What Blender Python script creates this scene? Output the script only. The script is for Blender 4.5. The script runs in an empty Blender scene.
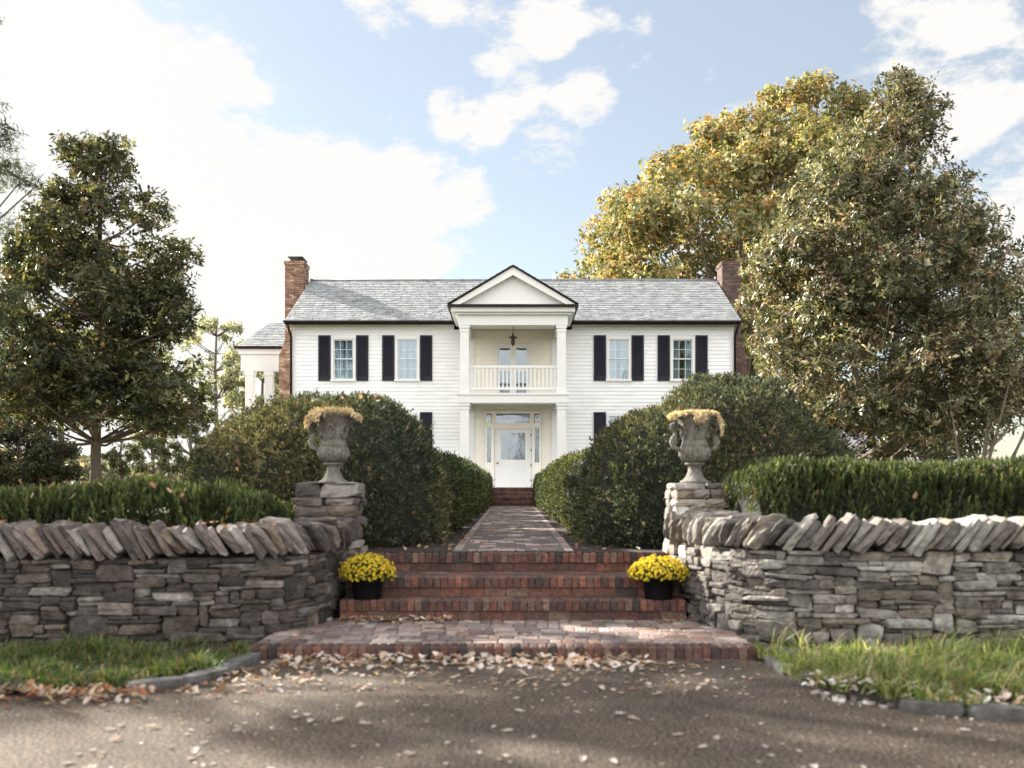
import bpy, math, random
import numpy as np
from mathutils import Vector, Matrix
R = math.radians
random.seed(7); rng = np.random.default_rng(11)
C = bpy.context.scene.collection
scene = bpy.context.scene

# ------------------------------------------------------------------ camera, sky, sun
EYE = 1.27; HZ = 490.0
cam = bpy.data.cameras.new("camera"); co = bpy.data.objects.new("camera", cam); C.objects.link(co)
co.location = (0, 0, EYE); co.rotation_euler = (R(90), 0, 0)
cam.sensor_width = 36; cam.lens = 1000/1024*36
cam.shift_x = -1/1024; cam.shift_y = (HZ-384)/1024
cam.clip_start = 0.1; cam.clip_end = 3000
cam.dof.use_dof = True; cam.dof.focus_distance = 35; cam.dof.aperture_fstop = 1.7
scene.camera = co
SUN_DIR = Vector((-0.80, 0.60, 0)).normalized()
SUN_EL = R(27)
S = Vector((SUN_DIR.x*math.cos(SUN_EL), SUN_DIR.y*math.cos(SUN_EL), math.sin(SUN_EL)))
sun = bpy.data.lights.new("sun", 'SUN'); so = bpy.data.objects.new("sun", sun); C.objects.link(so)
sun.energy = 5.0; sun.angle = R(0.6); sun.color = (1.0, 0.93, 0.82)
so.rotation_euler = S.to_track_quat('Z', 'Y').to_euler()
so.location = (-20, 20, 20)
SKY_STRENGTH = 0.056; CLOUD = 1.0
w = bpy.data.worlds.new("World"); scene.world = w; w.use_nodes = True
nt = w.node_tree; nt.nodes.clear(); N = nt.nodes; L = nt.links
def nn(t, **k):
    n = N.new(t)
    for a, b in k.items(): setattr(n, a, b)
    return n
sky = nn('ShaderNodeTexSky', sky_type='NISHITA', sun_disc=False)
sky.sun_elevation = SUN_EL; sky.sun_rotation = math.atan2(SUN_DIR.x, SUN_DIR.y)
sky.air_density = 1.0; sky.dust_density = 0.6; sky.ozone_density = 1.6
tint_ = nn('ShaderNodeMix', data_type='RGBA', blend_type='MULTIPLY'); tint_.inputs[0].default_value = 1; tint_.inputs[7].default_value = (0.92, 0.85, 0.76, 1); L.new(sky.outputs[0], tint_.inputs[6])
bg1 = nn('ShaderNodeBackground'); L.new(tint_.outputs[2], bg1.inputs[0]); bg1.inputs[1].default_value = SKY_STRENGTH
bg2 = nn('ShaderNodeBackground'); bg2.inputs[1].default_value = CLOUD
tc = nn('ShaderNodeTexCoord')
nrm = nn('ShaderNodeVectorMath', operation='NORMALIZE'); L.new(tc.outputs['Generated'], nrm.inputs[0])
def math_(op, a, b=None, clamp=False):
    m = nn('ShaderNodeMath', operation=op); m.use_clamp = clamp
    for i, v in enumerate((a, b)):
        if v is None: continue
        if isinstance(v, (int, float)): m.inputs[i].default_value = v
        else: L.new(v, m.inputs[i])
    return m.outputs[0]
def noise(scale, detail, rough, vec, dist=0.0):
    n = nn('ShaderNodeTexNoise'); n.inputs['Scale'].default_value = scale; n.inputs['Detail'].default_value = detail
    n.inputs['Roughness'].default_value = rough; n.inputs['Distortion'].default_value = dist; L.new(vec, n.inputs['Vector']); return n.outputs['Fac']
mp = nn('ShaderNodeMapping'); mp.inputs['Scale'].default_value = (1, 1, 1.9); mp.inputs['Location'].default_value = (3.1, 1.7, 0.4)
L.new(nrm.outputs[0], mp.inputs[0])
n1 = noise(6.0, 11, 0.64, mp.outputs[0], 0.15)
n2 = noise(1.5, 3, 0.5, mp.outputs[0])
# where the cloud banks lie, as directions on the sky sphere: (azimuth degrees to the right of the house, elevation, radius, weight)
def sky_dir(px, py):
    return Vector(((px-513)/1000, 1.0, (490-py)/1000)).normalized()
banks = [((10, 130), 8, .50), ((140, 195), 8, .50), ((290, 240), 6.5, .42), ((400, 228), 4.0, .34), ((455, 215), 2.6, .24), ((60, 330), 11, .5), ((220, 330), 10, .5), ((360, 285), 5, .32), ((60, 60), 4, .26),
         ((580, 180), 3.6, .14), ((630, 145), 2.6, .14), ((505, 85), 2.2, .14), ((590, 97), 2, .20), ((455, 103), 1.6, .18), ((960, 25), 6, .18), ((1000, 170), 6, .22), ((765, 8), 2.6, .18), ((400, 8), 3.2, .17), ((550, 25), 2.0, .13), ((430, 15), 1.4, .16), ((490, 118), 1.3, .16), ((600, 200), 2.4, .15), ((640, 55), 1.6, .16), ((700, 62), 1.2, .17)]
acc = None
for (px, py), rad, wt in banks:
    d = sky_dir(px, py)
    dt = nn('ShaderNodeVectorMath', operation='DOT_PRODUCT'); L.new(nrm.outputs[0], dt.inputs[0]); dt.inputs[1].default_value = d
    mr = nn('ShaderNodeMapRange', interpolation_type='SMOOTHSTEP'); L.new(dt.outputs['Value'], mr.inputs[0])
    mr.inputs[1].default_value = math.cos(R(rad*1.25)); mr.inputs[2].default_value = math.cos(R(rad*0.25)); mr.inputs[3].default_value = 0; mr.inputs[4].default_value = wt
    acc = mr.outputs[0] if acc is None else math_('MAXIMUM', acc, mr.outputs[0])
n1 = math_('ADD', math_('MULTIPLY', math_('SUBTRACT', n1, 0.5), 1.55), 0.5)
tot = math_('ADD', math_('ADD', n1, math_('MULTIPLY', math_('SUBTRACT', n2, 0.5), 0.25)), math_('SUBTRACT', acc, 0.145))
mr = nn('ShaderNodeMapRange', interpolation_type='SMOOTHSTEP'); L.new(tot, mr.inputs[0]); mr.inputs[1].default_value = 0.485; mr.inputs[2].default_value = 0.63; mr.inputs[4].default_value = 0.96
# thin veil ahead; brighter unseen cloud added behind camera fills the fronts
sep = nn('ShaderNodeSeparateXYZ'); L.new(nrm.outputs[0], sep.inputs[0])
back_fill = nn('ShaderNodeMapRange', interpolation_type='SMOOTHSTEP'); L.new(sep.outputs[1], back_fill.inputs[0]); back_fill.inputs[1].default_value = 0.25; back_fill.inputs[2].default_value = -0.35
br = nn('ShaderNodeMapRange'); L.new(back_fill.outputs[0], br.inputs[0]); br.inputs[3].default_value = 0.235; br.inputs[4].default_value = 0.70; L.new(br.outputs[0], bg2.inputs[1])
veil = math_('MAXIMUM', math_('ADD', math_('MULTIPLY', mr.outputs[0], 0.70), 0.30, True), math_('MULTIPLY', back_fill.outputs[0], 0.85))
cr = nn('ShaderNodeMix', data_type='RGBA'); L.new(n2, cr.inputs[0]); cr.inputs[6].default_value = (0.97, 0.95, 0.92, 1); cr.inputs[7].default_value = (1, 0.985, 0.96, 1)
L.new(cr.outputs[2], bg2.inputs[0])
mx = nn('ShaderNodeMixShader'); L.new(veil, mx.inputs[0]); L.new(bg1.outputs[0], mx.inputs[1]); L.new(bg2.outputs[0], mx.inputs[2])
wo = nn('ShaderNodeOutputWorld'); L.new(mx.outputs[0], wo.inputs[0])
vs = scene.view_settings; vs.view_transform = 'Standard'; vs.look = 'None'; vs.gamma = 1; vs.use_curve_mapping = False
vs.exposure = 2.12
cy = scene.cycles
cy.max_bounces = 7; cy.diffuse_bounces = 3; cy.glossy_bounces = 3; cy.transmission_bounces = 4; cy.transparent_max_bounces = 8
cy.caustics_reflective = False; cy.caustics_refractive = False
cy.use_denoising = True
cy.sample_clamp_indirect = 4

# ------------------------------------------------------------------ helpers
def wx(px, Y): return (px-513)*Y/1000.0
def wz(py, Y): return EYE-(py-HZ)*Y/1000.0

class Mat:
    cache = {}
def mat(name, base, rough=0.8, tint=False, var=0.0, nscale=8.0, bump=0.0, bscale=40.0, spec=0.5, trans=0.0, metal=0.0, base2=None, detail=4, stretch=None, trcol=None, nlo=.35, patch=None):
    """procedural material: base colour (x per-piece tint), mixed with base2 by noise, with noise bump."""
    m = bpy.data.materials.new(name); m.use_nodes = True; t = m.node_tree; t.nodes.clear()
    def n_(ty, **k):
        q = t.nodes.new(ty)
        for a, b in k.items(): setattr(q, a, b)
        return q
    out = n_('ShaderNodeOutputMaterial'); p = n_('ShaderNodeBsdfPrincipled')
    p.inputs['Roughness'].default_value = rough; p.inputs['Specular IOR Level'].default_value = spec; p.inputs['Metallic'].default_value = metal
    tcn = n_('ShaderNodeTexCoord'); vec = tcn.outputs['Object']
    if stretch:
        mpn = n_('ShaderNodeMapping'); mpn.inputs['Scale'].default_value = stretch; t.links.new(vec, mpn.inputs[0]); vec = mpn.outputs[0]
    if tint:
        a = n_('ShaderNodeAttribute', attribute_name='tint'); col = a.outputs['Color']
    else:
        a = n_('ShaderNodeRGB'); a.outputs[0].default_value = (*base, 1); col = a.outputs[0]
    if base2 or var:
        no = n_('ShaderNodeTexNoise'); no.inputs['Scale'].default_value = nscale; no.inputs['Detail'].default_value = detail; no.inputs['Roughness'].default_value = .65; t.links.new(vec, no.inputs['Vector'])
        rmp = n_('ShaderNodeMapRange'); rmp.inputs[1].default_value = nlo; rmp.inputs[2].default_value = 1-nlo; t.links.new(no.outputs['Fac'], rmp.inputs[0])
        if base2:
            mi = n_('ShaderNodeMix', data_type='RGBA'); t.links.new(rmp.outputs[0], mi.inputs[0]); t.links.new(col, mi.inputs[6])
            mi.inputs[7].default_value = (*base2, 1); rmp.inputs[4].default_value = var if var else 1.0; col = mi.outputs[2]
        else:
            rmp.inputs[3].default_value = 1-var; rmp.inputs[4].default_value = 1+var
            mi = n_('ShaderNodeMix', data_type='RGBA', blend_type='MULTIPLY'); mi.inputs[0].default_value = 1
            t.links.new(col, mi.inputs[6]); t.links.new(rmp.outputs[0], mi.inputs[7]); col = mi.outputs[2]
    if patch:     # broad worn and stained areas
        n3 = n_('ShaderNodeTexNoise'); n3.inputs['Scale'].default_value = patch[0]; n3.inputs['Detail'].default_value = 7; n3.inputs['Roughness'].default_value = .7; t.links.new(vec, n3.inputs['Vector'])
        r3 = n_('ShaderNodeMapRange'); r3.inputs[1].default_value = .38; r3.inputs[2].default_value = .62; r3.inputs[3].default_value = 1-patch[1]; r3.inputs[4].default_value = 1+patch[1]; t.links.new(n3.outputs['Fac'], r3.inputs[0])
        m3 = n_('ShaderNodeMix', data_type='RGBA', blend_type='MULTIPLY'); m3.inputs[0].default_value = 1; t.links.new(col, m3.inputs[6]); t.links.new(r3.outputs[0], m3.inputs[7]); col = m3.outputs[2]
    t.links.new(col, p.inputs['Base Color'])
    if bump:
        nb = n_('ShaderNodeTexNoise'); nb.inputs['Scale'].default_value = bscale; nb.inputs['Detail'].default_value = 5; t.links.new(vec, nb.inputs['Vector'])
        bp = n_('ShaderNodeBump'); bp.inputs['Strength'].default_value = min(1, bump); bp.inputs['Distance'].default_value = 0.02*bump; t.links.new(nb.outputs['Fac'], bp.inputs['Height'])
        t.links.new(bp.outputs[0], p.inputs['Normal'])
    sh = p.outputs[0]
    if trans:
        tr = n_('ShaderNodeBsdfTranslucent')
        g = n_('ShaderNodeMix', data_type='RGBA', blend_type='MULTIPLY'); g.inputs[0].default_value = 1; t.links.new(col, g.inputs[6]); g.inputs[7].default_value = (*(trcol or (1.5, 1.6, .7)), 1)
        t.links.new(g.outputs[2], tr.inputs[0])
        ms = n_('ShaderNodeMixShader'); ms.inputs[0].default_value = trans; t.links.new(sh, ms.inputs[1]); t.links.new(tr.outputs[0], ms.inputs[2]); sh = ms.outputs[0]
    t.links.new(sh, out.inputs[0])
    return m

class MB:
    def __init__(s): s.v = []; s.f = []; s.c = []; s.n = 0; s.sm = []
    def add(s, verts, faces, tint=(1, 1, 1), smooth=False):
        b = s.n; s.v.extend([tuple(x) for x in verts]); s.n += len(verts)
        s.f.extend([tuple(i+b for i in f) for f in faces]); s.sm.extend([smooth]*len(faces))
        s.c.extend([tuple(tint)]*len(verts))
    def box(s, x0, x1, y0, y1, z0, z1, tint=(1, 1, 1), bev=0):
        if x0 > x1: x0, x1 = x1, x0
        if y0 > y1: y0, y1 = y1, y0
        if not bev:
            s.add([(x0,y0,z0),(x1,y0,z0),(x1,y1,z0),(x0,y1,z0),(x0,y0,z1),(x1,y0,z1),(x1,y1,z1),(x0,y1,z1)],
                  [(0,3,2,1),(4,5,6,7),(0,1,5,4),(1,2,6,5),(2,3,7,6),(3,0,4,7)], tint)
        else:
            b = bev; V = []
            # chamfer the top edges only
            V += [(x0,y0,z0),(x1,y0,z0),(x1,y1,z0),(x0,y1,z0),(x0,y0,z1-b),(x1,y0,z1-b),(x1,y1,z1-b),(x0,y1,z1-b),(x0+b,y0+b,z1),(x1-b,y0+b,z1),(x1-b,y1-b,z1),(x0+b,y1-b,z1)]
            s.add(V, [(0,3,2,1),(0,1,5,4),(1,2,6,5),(2,3,7,6),(3,0,4,7),(4,5,9,8),(5,6,10,9),(6,7,11,10),(7,4,8,11),(8,9,10,11)], tint)
    def prism(s, pts, y0, y1, tint=(1, 1, 1)):       # polygon in x,z pushed along y
        n = len(pts); V = [(x, y0, z) for x, z in pts]+[(x, y1, z) for x, z in pts]
        s.add(V, [tuple(range(n)), tuple(range(2*n-1, n-1, -1))]+[(i, i+n, (i+1) % n+n, (i+1) % n) for i in range(n)], tint)
    def tube(s, pts, rad, seg=8, tint=(1, 1, 1), cap=True):
        pts = [Vector(p) for p in pts]; n = len(pts)
        if not hasattr(rad, '__len__'): rad = [rad]*n
        V = []; F = []
        up = Vector((0, 0, 1)); prev = None
        for i, p in enumerate(pts):
            d = (pts[min(i+1, n-1)]-pts[max(i-1, 0)]).normalized()
            a = (prev - d*prev.dot(d)) if prev is not None else (d.cross(Vector((.3, .9, .2))))
            if a.length < 1e-5: a = d.orthogonal()
            a.normalize(); prev = a; b = d.cross(a)
            for k in range(seg):
                t = 2*math.pi*k/seg; V.append(p+(a*math.cos(t)+b*math.sin(t))*rad[i])
        for i in range(n-1):
            for k in range(seg):
                F.append((i*seg+k, i*seg+(k+1) % seg, (i+1)*seg+(k+1) % seg, (i+1)*seg+k))
        if cap: F.append(tuple(range(seg-1, -1, -1))); F.append(tuple((n-1)*seg+k for k in range(seg)))
        s.add(V, F, tint, True)
    def lathe(s, prof, c=(0, 0, 0), seg=32, mod=None, tint=(1, 1, 1), smooth=True):
        V = []; F = []; n = len(prof)
        for i, (r, z) in enumerate(prof):
            for k in range(seg):
                t = 2*math.pi*k/seg; rr = r*(1+(mod(t, z, i) if mod else 0))
                V.append((c[0]+rr*math.cos(t), c[1]+rr*math.sin(t), c[2]+z))
        for i in range(n-1):
            for k in range(seg):
                F.append((i*seg+k, i*seg+(k+1) % seg, (i+1)*seg+(k+1) % seg, (i+1)*seg+k))
        F.append(tuple(range(seg-1, -1, -1))); F.append(tuple((n-1)*seg+k for k in range(seg)))
        s.add(V, F, tint, smooth)
    def stone(s, c, half, T=None, nrmv=None, up=None, jit=.12, rnd=.22, seg=3, tint=(1, 1, 1), rough=.03):
        """irregular hewn block: a cube grid, corner jitter, rounded, rough faces"""
        T = T or Vector((1, 0, 0)); nrmv = nrmv or Vector((0, 1, 0)); up = up or Vector((0, 0, 1))
        J = np.array([[[[random.uniform(-jit, jit) for _ in range(3)] for _ in range(2)] for _ in range(2)] for _ in range(2)])
        ids = {}; V = []; F = []
        def vert(i, j, k):
            key = (i, j, k)
            if key in ids: return ids[key]
            u = [i/seg, j/seg, k/seg]; p = Vector([2*a-1 for a in u])
            q = p.normalized()*1.25
            p = p.lerp(q, rnd)
            o = [0, 0, 0]
            for a in (0, 1):
                for b in (0, 1):
                    for g in (0, 1):
                        wgt = (u[0] if a else 1-u[0])*(u[1] if b else 1-u[1])*(u[2] if g else 1-u[2])
                        for d in range(3): o[d] += wgt*J[a, b, g, d]
            p = Vector([p[d]+o[d]+random.uniform(-rough, rough) for d in range(3)])
            V.append(Vector(c)+T*p.x*half[0]+nrmv*p.y*half[1]+up*p.z*half[2]); ids[key] = len(V)-1
            return ids[key]
        for a in range(seg):
            for b in range(seg):
                for kk in (0, seg):
                    q1 = [vert(a, b, kk), vert(a+1, b, kk), vert(a+1, b+1, kk), vert(a, b+1, kk)]
                    q2 = [vert(a, kk, b), vert(a+1, kk, b), vert(a+1, kk, b+1), vert(a, kk, b+1)]
                    q3 = [vert(kk, a, b), vert(kk, a+1, b), vert(kk, a+1, b+1), vert(kk, a, b+1)]
                    if kk == 0: q1.reverse(); q3.reverse()
                    else: q2.reverse()
                    F += [q1, q2, q3]
        s.add(V, F, tint, False)
    def build(s, name, m, parent=None, loc=None):
        me = bpy.data.meshes.new(name); me.from_pydata(s.v, [], s.f); me.materials.append(m)
        at_ = me.attributes.new('tint', 'FLOAT_COLOR', 'POINT')
        at_.data.foreach_set('color', np.hstack([np.array(s.c, dtype=np.float32), np.ones((len(s.c), 1), np.float32)]).ravel())
        me.polygons.foreach_set('use_smooth', s.sm); me.update()
        o = bpy.data.objects.new(name, me); C.objects.link(o)
        if parent:
            o.parent = parent; o.matrix_parent_inverse = Matrix.Translation(-parent.location)
            if parent.rotation_euler.z or parent.type != 'EMPTY': o.matrix_parent_inverse = parent.matrix_basis.inverted()
        return o
def tag(o, label, cat, group=None):
    o['label'] = label; o['category'] = cat
    if group: o['group'] = group
    return o
def thing(name, label, cat, loc=(0, 0, 0), group=None):
    o = bpy.data.objects.new(name, None); C.objects.link(o); o.location = loc; o.empty_display_size = .2
    return tag(o, label, cat, group)
def struct(o): o['kind'] = 'structure'; return o

def leaf_mesh(name, P, D, L_, W_, col, m, parent=None, fold=.18, nup=None, bend=None):
    """N leaves as folded rhombi. P base points, D directions, L_ lengths, W_ widths, col (N,3)"""
    n = len(P); D = D/np.maximum(1e-6, np.linalg.norm(D, axis=1, keepdims=True))
    r = rng.normal(size=(n, 3)) if nup is None else nup+rng.normal(size=(n, 3))*.35
    Sd = np.cross(D, r); Sd /= np.maximum(1e-6, np.linalg.norm(Sd, axis=1, keepdims=True)); Nn = np.cross(Sd, D)
    L_ = np.asarray(L_).reshape(-1, 1)*np.ones((n, 1)); W_ = np.asarray(W_).reshape(-1, 1)*np.ones((n, 1))
    mid = P+D*L_*.5
    V = np.empty((n, 4, 3), np.float32)
    V[:, 0] = P; V[:, 1] = mid+Sd*W_*.5+Nn*W_*fold; V[:, 2] = P+D*L_-(Nn*L_*.12 if bend is None else Nn*L_*bend); V[:, 3] = mid-Sd*W_*.5+Nn*W_*fold
    idx = (np.arange(n)[:, None]*4+np.array([0, 1, 2, 0, 2, 3])[None]).astype(np.int32)
    me = bpy.data.meshes.new(name); me.vertices.add(n*4); me.vertices.foreach_set('co', V.ravel())
    me.loops.add(n*6); me.loops.foreach_set('vertex_index', idx.ravel())
    me.polygons.add(n*2); me.polygons.foreach_set('loop_start', np.arange(0, n*6, 3, dtype=np.int32)); 
    me.update(calc_edges=True); me.materials.append(m)
    at_ = me.attributes.new('tint', 'FLOAT_COLOR', 'POINT')
    cc = np.ones((n, 4, 4), np.float32); cc[:, :, :3] = np.asarray(col, np.float32)[:, None, :]
    at_.data.foreach_set('color', cc.ravel())
    o = bpy.data.objects.new(name, me); C.objects.link(o)
    if parent: o.parent = parent; o.matrix_parent_inverse = Matrix.Translation(-parent.location)
    return o
def pick(palette, weights, n, var=.18):
    pal = np.array(palette); wts = np.array(weights, float); wts /= wts.sum()
    c = pal[rng.choice(len(pal), n, p=wts)]
    return np.clip(c*(1+rng.normal(size=(n, 1))*var), .003, 1)
def unit(n):
    v = rng.normal(size=(n, 3)); return v/np.linalg.norm(v, axis=1, keepdims=True)

# ------------------------------------------------------------------ materials
M = {}
M['stone'] = mat('fieldstone', (1, 1, 1), .9, tint=True, var=.45, nscale=11, bump=1, bscale=32, patch=(1.7, .28))
M['coping'] = mat('coping fieldstone', (1, 1, 1), .9, tint=True, var=.32, nscale=7, bump=1, bscale=24)
M['mortar'] = mat('dark joint earth', (.03, .027, .024), 1, bump=.5)
M['brick'] = mat('clay brick', (1, 1, 1), .85, tint=True, var=.4, nscale=26, bump=.7, bscale=70, patch=(2.2, .25))
M['paver'] = mat('worn clay paver', (1, 1, 1), .85, tint=True, var=.3, nscale=20, bump=.6, bscale=60, patch=(1.6, .25))
M['joint'] = mat('dark sandy brick joint', (.10, .085, .072), .95, var=.3, nscale=30)
M['chimney'] = mat('chimney brick', (1, 1, 1), .9, tint=True, var=.25, nscale=4)
M['white'] = mat('white painted wood', (.70, .70, .69), .5, var=.03, nscale=1.2)
M['siding'] = mat('white clapboard paint', (.765, .77, .78), .55, var=.06, nscale=1.5, stretch=(1, 1, 4))
M['cream'] = mat('white porch paint with warm bounce', (.78, .745, .665), .55, var=.04, nscale=1.5)  # warm bounced light is put into the white paint colour
M['shutter'] = mat('navy black shutter paint', (.016, .017, .026), .55, var=.2, nscale=3, spec=.22)
M['slate'] = mat('grey slate', (1, 1, 1), .62, tint=True, var=.25, nscale=3.5, bump=.3, bscale=12)
M['copper'] = mat('dark brown gutter metal', (.016, .010, .009), .6, spec=.2)
M['iron'] = mat('aged bronze', (.05, .045, .035), .45, metal=.7)
M['interior'] = mat('dim room wall', (.10, .10, .11), .9, var=.2)
M['curtain'] = mat('pale blue curtain', (.42, .56, .60), .9, var=.15, nscale=5, stretch=(6, 6, .3))
M['asphalt'] = mat('worn gravelly asphalt', (.014, .0095, .0065), .95, base2=(.140, .103, .072), nscale=52, bump=.8, bscale=90, detail=2.5, nlo=.455, patch=(1.1, .32))
M['soil'] = mat('dark leaf mould', (.016, .011, .008), 1, base2=(.04, .026, .018), nscale=14, bump=1, bscale=30)
M['lawn'] = mat('autumn lawn', (.05, .065, .02), .95, base2=(.10, .085, .035), nscale=3, bump=.6, bscale=60)
M['bark'] = mat('grey brown bark', (.085, .065, .048), .95, base2=(.14, .115, .09), nscale=7, bump=1, bscale=18, stretch=(3, 3, .7))
M['palebark'] = mat('pale smooth bark', (.30, .26, .20), .9, base2=(.18, .15, .11), nscale=6, bump=.5)
M['twig'] = mat('brown twig', (.07, .05, .035), .95)
M['magnolia'] = mat('magnolia leaf', (1, 1, 1), .44, tint=True, trans=.24, spec=.38, trcol=(1.9, 1.85, 1.0))
M['oakleaf'] = mat('autumn leaf', (1, 1, 1), .6, tint=True, trans=.34, spec=.3, trcol=(1.35, 1.12, .58))
M['box'] = mat('clipped shrub leaf', (1, 1, 1), .55, tint=True, trans=.22, spec=.22, trcol=(1.7, 1.6, .8))
M['softleaf'] = mat('thin leaf', (1, 1, 1), .6, tint=True, trans=.42, spec=.3, trcol=(1.15, 1.15, .85))
M['core'] = mat('dark shrub core', (.014, .014, .009), 1, var=.4)
M['grass'] = mat('grass blade', (1, 1, 1), .5, tint=True, trans=.42, spec=.35)
M['litter'] = mat('dry fallen leaf', (1, 1, 1), .8, tint=True, trans=.25, trcol=(1.1, .9, .6))
M['urn'] = mat('weathered verdigris iron', (.175, .175, .15), .85, base2=(.075, .055, .043), nscale=14, bump=1, bscale=30, var=.85)
M['straw'] = mat('dried straw fronds', (1, 1, 1), .8, tint=True, trans=.35, trcol=(1.2, 1, .6))
M['petal'] = mat('yellow petal', (1, 1, 1), .6, tint=True, trans=.25, trcol=(1.1, 1.0, .5))
M['pot'] = mat('black plastic nursery pot', (.005, .005, .006), .5, spec=.2)
M['kerb'] = mat('blue grey kerbstone', (.115, .117, .115), .9, base2=(.055, .048, .042), nscale=9, bump=.8, bscale=25)
def glass_mat():
    m = bpy.data.materials.new('window glass'); m.use_nodes = True; t = m.node_tree; t.nodes.clear()
    o = t.nodes.new('ShaderNodeOutputMaterial'); g = t.nodes.new('ShaderNodeBsdfGlossy'); g.inputs['Roughness'].default_value = .03; g.inputs[0].default_value = (.9, .95, 1, 1)
    tr = t.nodes.new('ShaderNodeBsdfTransparent'); tr.inputs[0].default_value = (.72, .80, .84, 1)
    no = t.nodes.new('ShaderNodeTexNoise'); no.inputs['Scale'].default_value = 3.0
    bp = t.nodes.new('ShaderNodeBump'); bp.inputs['Strength'].default_value = .08; bp.inputs['Distance'].default_value = .05
    t.links.new(no.outputs[0], bp.inputs['Height']); t.links.new(bp.outputs[0], g.inputs['Normal'])
    mx_ = t.nodes.new('ShaderNodeMixShader'); mx_.inputs[0].default_value = .13
    t.links.new(tr.outputs[0], mx_.inputs[1]); t.links.new(g.outputs[0], mx_.inputs[2]); t.links.new(mx_.outputs[0], o.inputs[0]); return m
M['glass'] = glass_mat()

# ------------------------------------------------------------------ the ground
Z_LAND = .09; Z1 = .275; Z2 = .46; Z3 = .645
Y_LAND, Y1, Y2, Y3 = 7.5, 9.05, 9.33, 9.95
def zg(Y): return .64+.09*min(1, max(0, (Y-10.1)/23))
WR = [(1.57, 10.1), (1.575, 9.6), (1.60, 9.1), (1.67, 8.65), (1.82, 8.25), (2.08, 7.97), (2.45, 7.82), (3.0, 7.76), (4.2, 7.74), (6.2, 7.74)]
WL = [(-1.58, 10.1), (-1.59, 9.6), (-1.62, 9.15), (-1.70, 8.75), (-1.87, 8.40), (-2.15, 8.16), (-2.55, 8.04), (-3.1, 8.0), (-4.3, 8.0), (-6.4, 8.0)]
g = MB(); g.add([(-1500, -300, -.012), (1500, -300, -.012), (1500, 1600, -.012), (-1500, 1600, -.012)], [(0, 1, 2, 3)]); struct(g.build('ground', M['lawn']))
g = MB(); g.add([(-60, -12, 0), (60, -12, 0), (60, 7.9, 0), (-60, 7.9, 0)], [(0, 1, 2, 3)]); struct(g.build('driveway', M['asphalt']))
def off(line, d):   # shift a wall face line to its back
    out = []
    for i, p in enumerate(line):
        a = Vector(line[max(0, i-1)]); b = Vector(line[min(len(line)-1, i+1)]); t_ = (b-a).normalized(); nrm_ = Vector((-t_.y, t_.x))
        if line[0][0] > 0: nrm_ = nrm_
        else: nrm_ = -nrm_
        out.append((p[0]+nrm_.x*d, p[1]+nrm_.y*d))
    return out
backR = off(WR, .22); backL = off(WL, .22)
g = MB()
V = [(-900, 8.2, .64)]+[(x, y, .64) for x, y in reversed(backL)]+[(x, y, .64) for x, y in backR]+[(900, 8.0, .64), (900, 10.4, .641), (-900, 10.4, .641)]
g.add(V, [tuple(range(len(V)))])
g.add([(-900, 10.4, .641), (900, 10.4, .641), (900, 33, .73), (-900, 33, .73), (900, 1500, .73), (-900, 1500, .73)], [(0, 1, 2, 3), (3, 2, 4, 5)])
struct(g.build('terrace_lawn', M['lawn']))
g = MB()
for sgn in (-1, 1):
    V = [(sgn*.3, 9.97, .65), (sgn*1.8, 9.97, .65), (sgn*7.5, 10.6, .654), (sgn*7.5, 15.0, .676), (sgn*2.6, 17, .678), (sgn*2.6, 33.0, .738), (sgn*.4, 33.0, .738)]
    g.add(V, [tuple(range(7)) if sgn > 0 else tuple(range(6, -1, -1))])
struct(g.build('mulch_bed', M['soil']))
# bed behind the walls where the low hedges grow
g = MB()
g.add([(-7, 8.3, .648), (-2.2, 8.4, .648), (-2.2, 10.3, .648), (-7, 10.3, .648)], [(0, 1, 2, 3)])
g.add([(2.2, 8.1, .648), (7, 8.1, .648), (7, 10.3, .648), (2.2, 10.3, .648)], [(0, 1, 2, 3)])
struct(g.build('hedge_bed', M['soil']))
# grass verge soil in front of the walls
verL = [(-9, 5.9), (-5.2, 6.02), (-3.3, 6.12), (-2.45, 6.3), (-2.02, 6.75), (-1.95, 7.45), (-1.9, 8.4), (-2.6, 8.15), (-9, 8.1)]
verR = [(9, 5.2), (4.4, 5.35), (2.85, 5.5), (2.25, 5.75), (1.93, 6.2), (1.86, 6.75), (1.80, 7.5), (1.9, 8.1), (2.6, 7.9), (9, 7.8)]
g = MB()
g.add([(x, y, .035) for x, y in verL], [tuple(range(len(verL)))])
g.add([(x, y, .035) for x, y in reversed(verR)], [tuple(range(len(verR)))])
struct(g.build('verge_soil', M['soil']))

# ------------------------------------------------------------------ brickwork
BR = [(.108, .044, .031), (.082, .034, .027), (.060, .029, .025), (.138, .056, .037), (.036, .026, .023), (.100, .052, .040), (.074, .037, .030), (.130, .080, .062), (.095, .042, .031)]
PV = [(.20, .145, .125), (.16, .112, .10), (.25, .185, .16), (.12, .085, .08), (.20, .16, .145), (.20, .12, .092), (.15, .13, .125), (.29, .24, .21)]
def tv(c, v=.15):
    k = 1+random.uniform(-v, v); return (c[0]*k, c[1]*k, c[2]*k)
def brick(mb, x0, x1, y0, y1, z0, z1, pal=BR, bev=.006, v=.15): mb.box(x0, x1, y0, y1, z0, z1, tv(random.choice(pal), v), bev)
def soldier_row(mb, xa, xb, y0, y1, z0, z1):
    x = xa
    while x < xb-.02:
        wd = min(.068, xb-x); d = random.uniform(-.004, .004)
        brick(mb, x+.004, x+wd-.004, y0+d, y1, z0, z1+random.uniform(-.003, .003), bev=.012); x += wd
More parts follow.
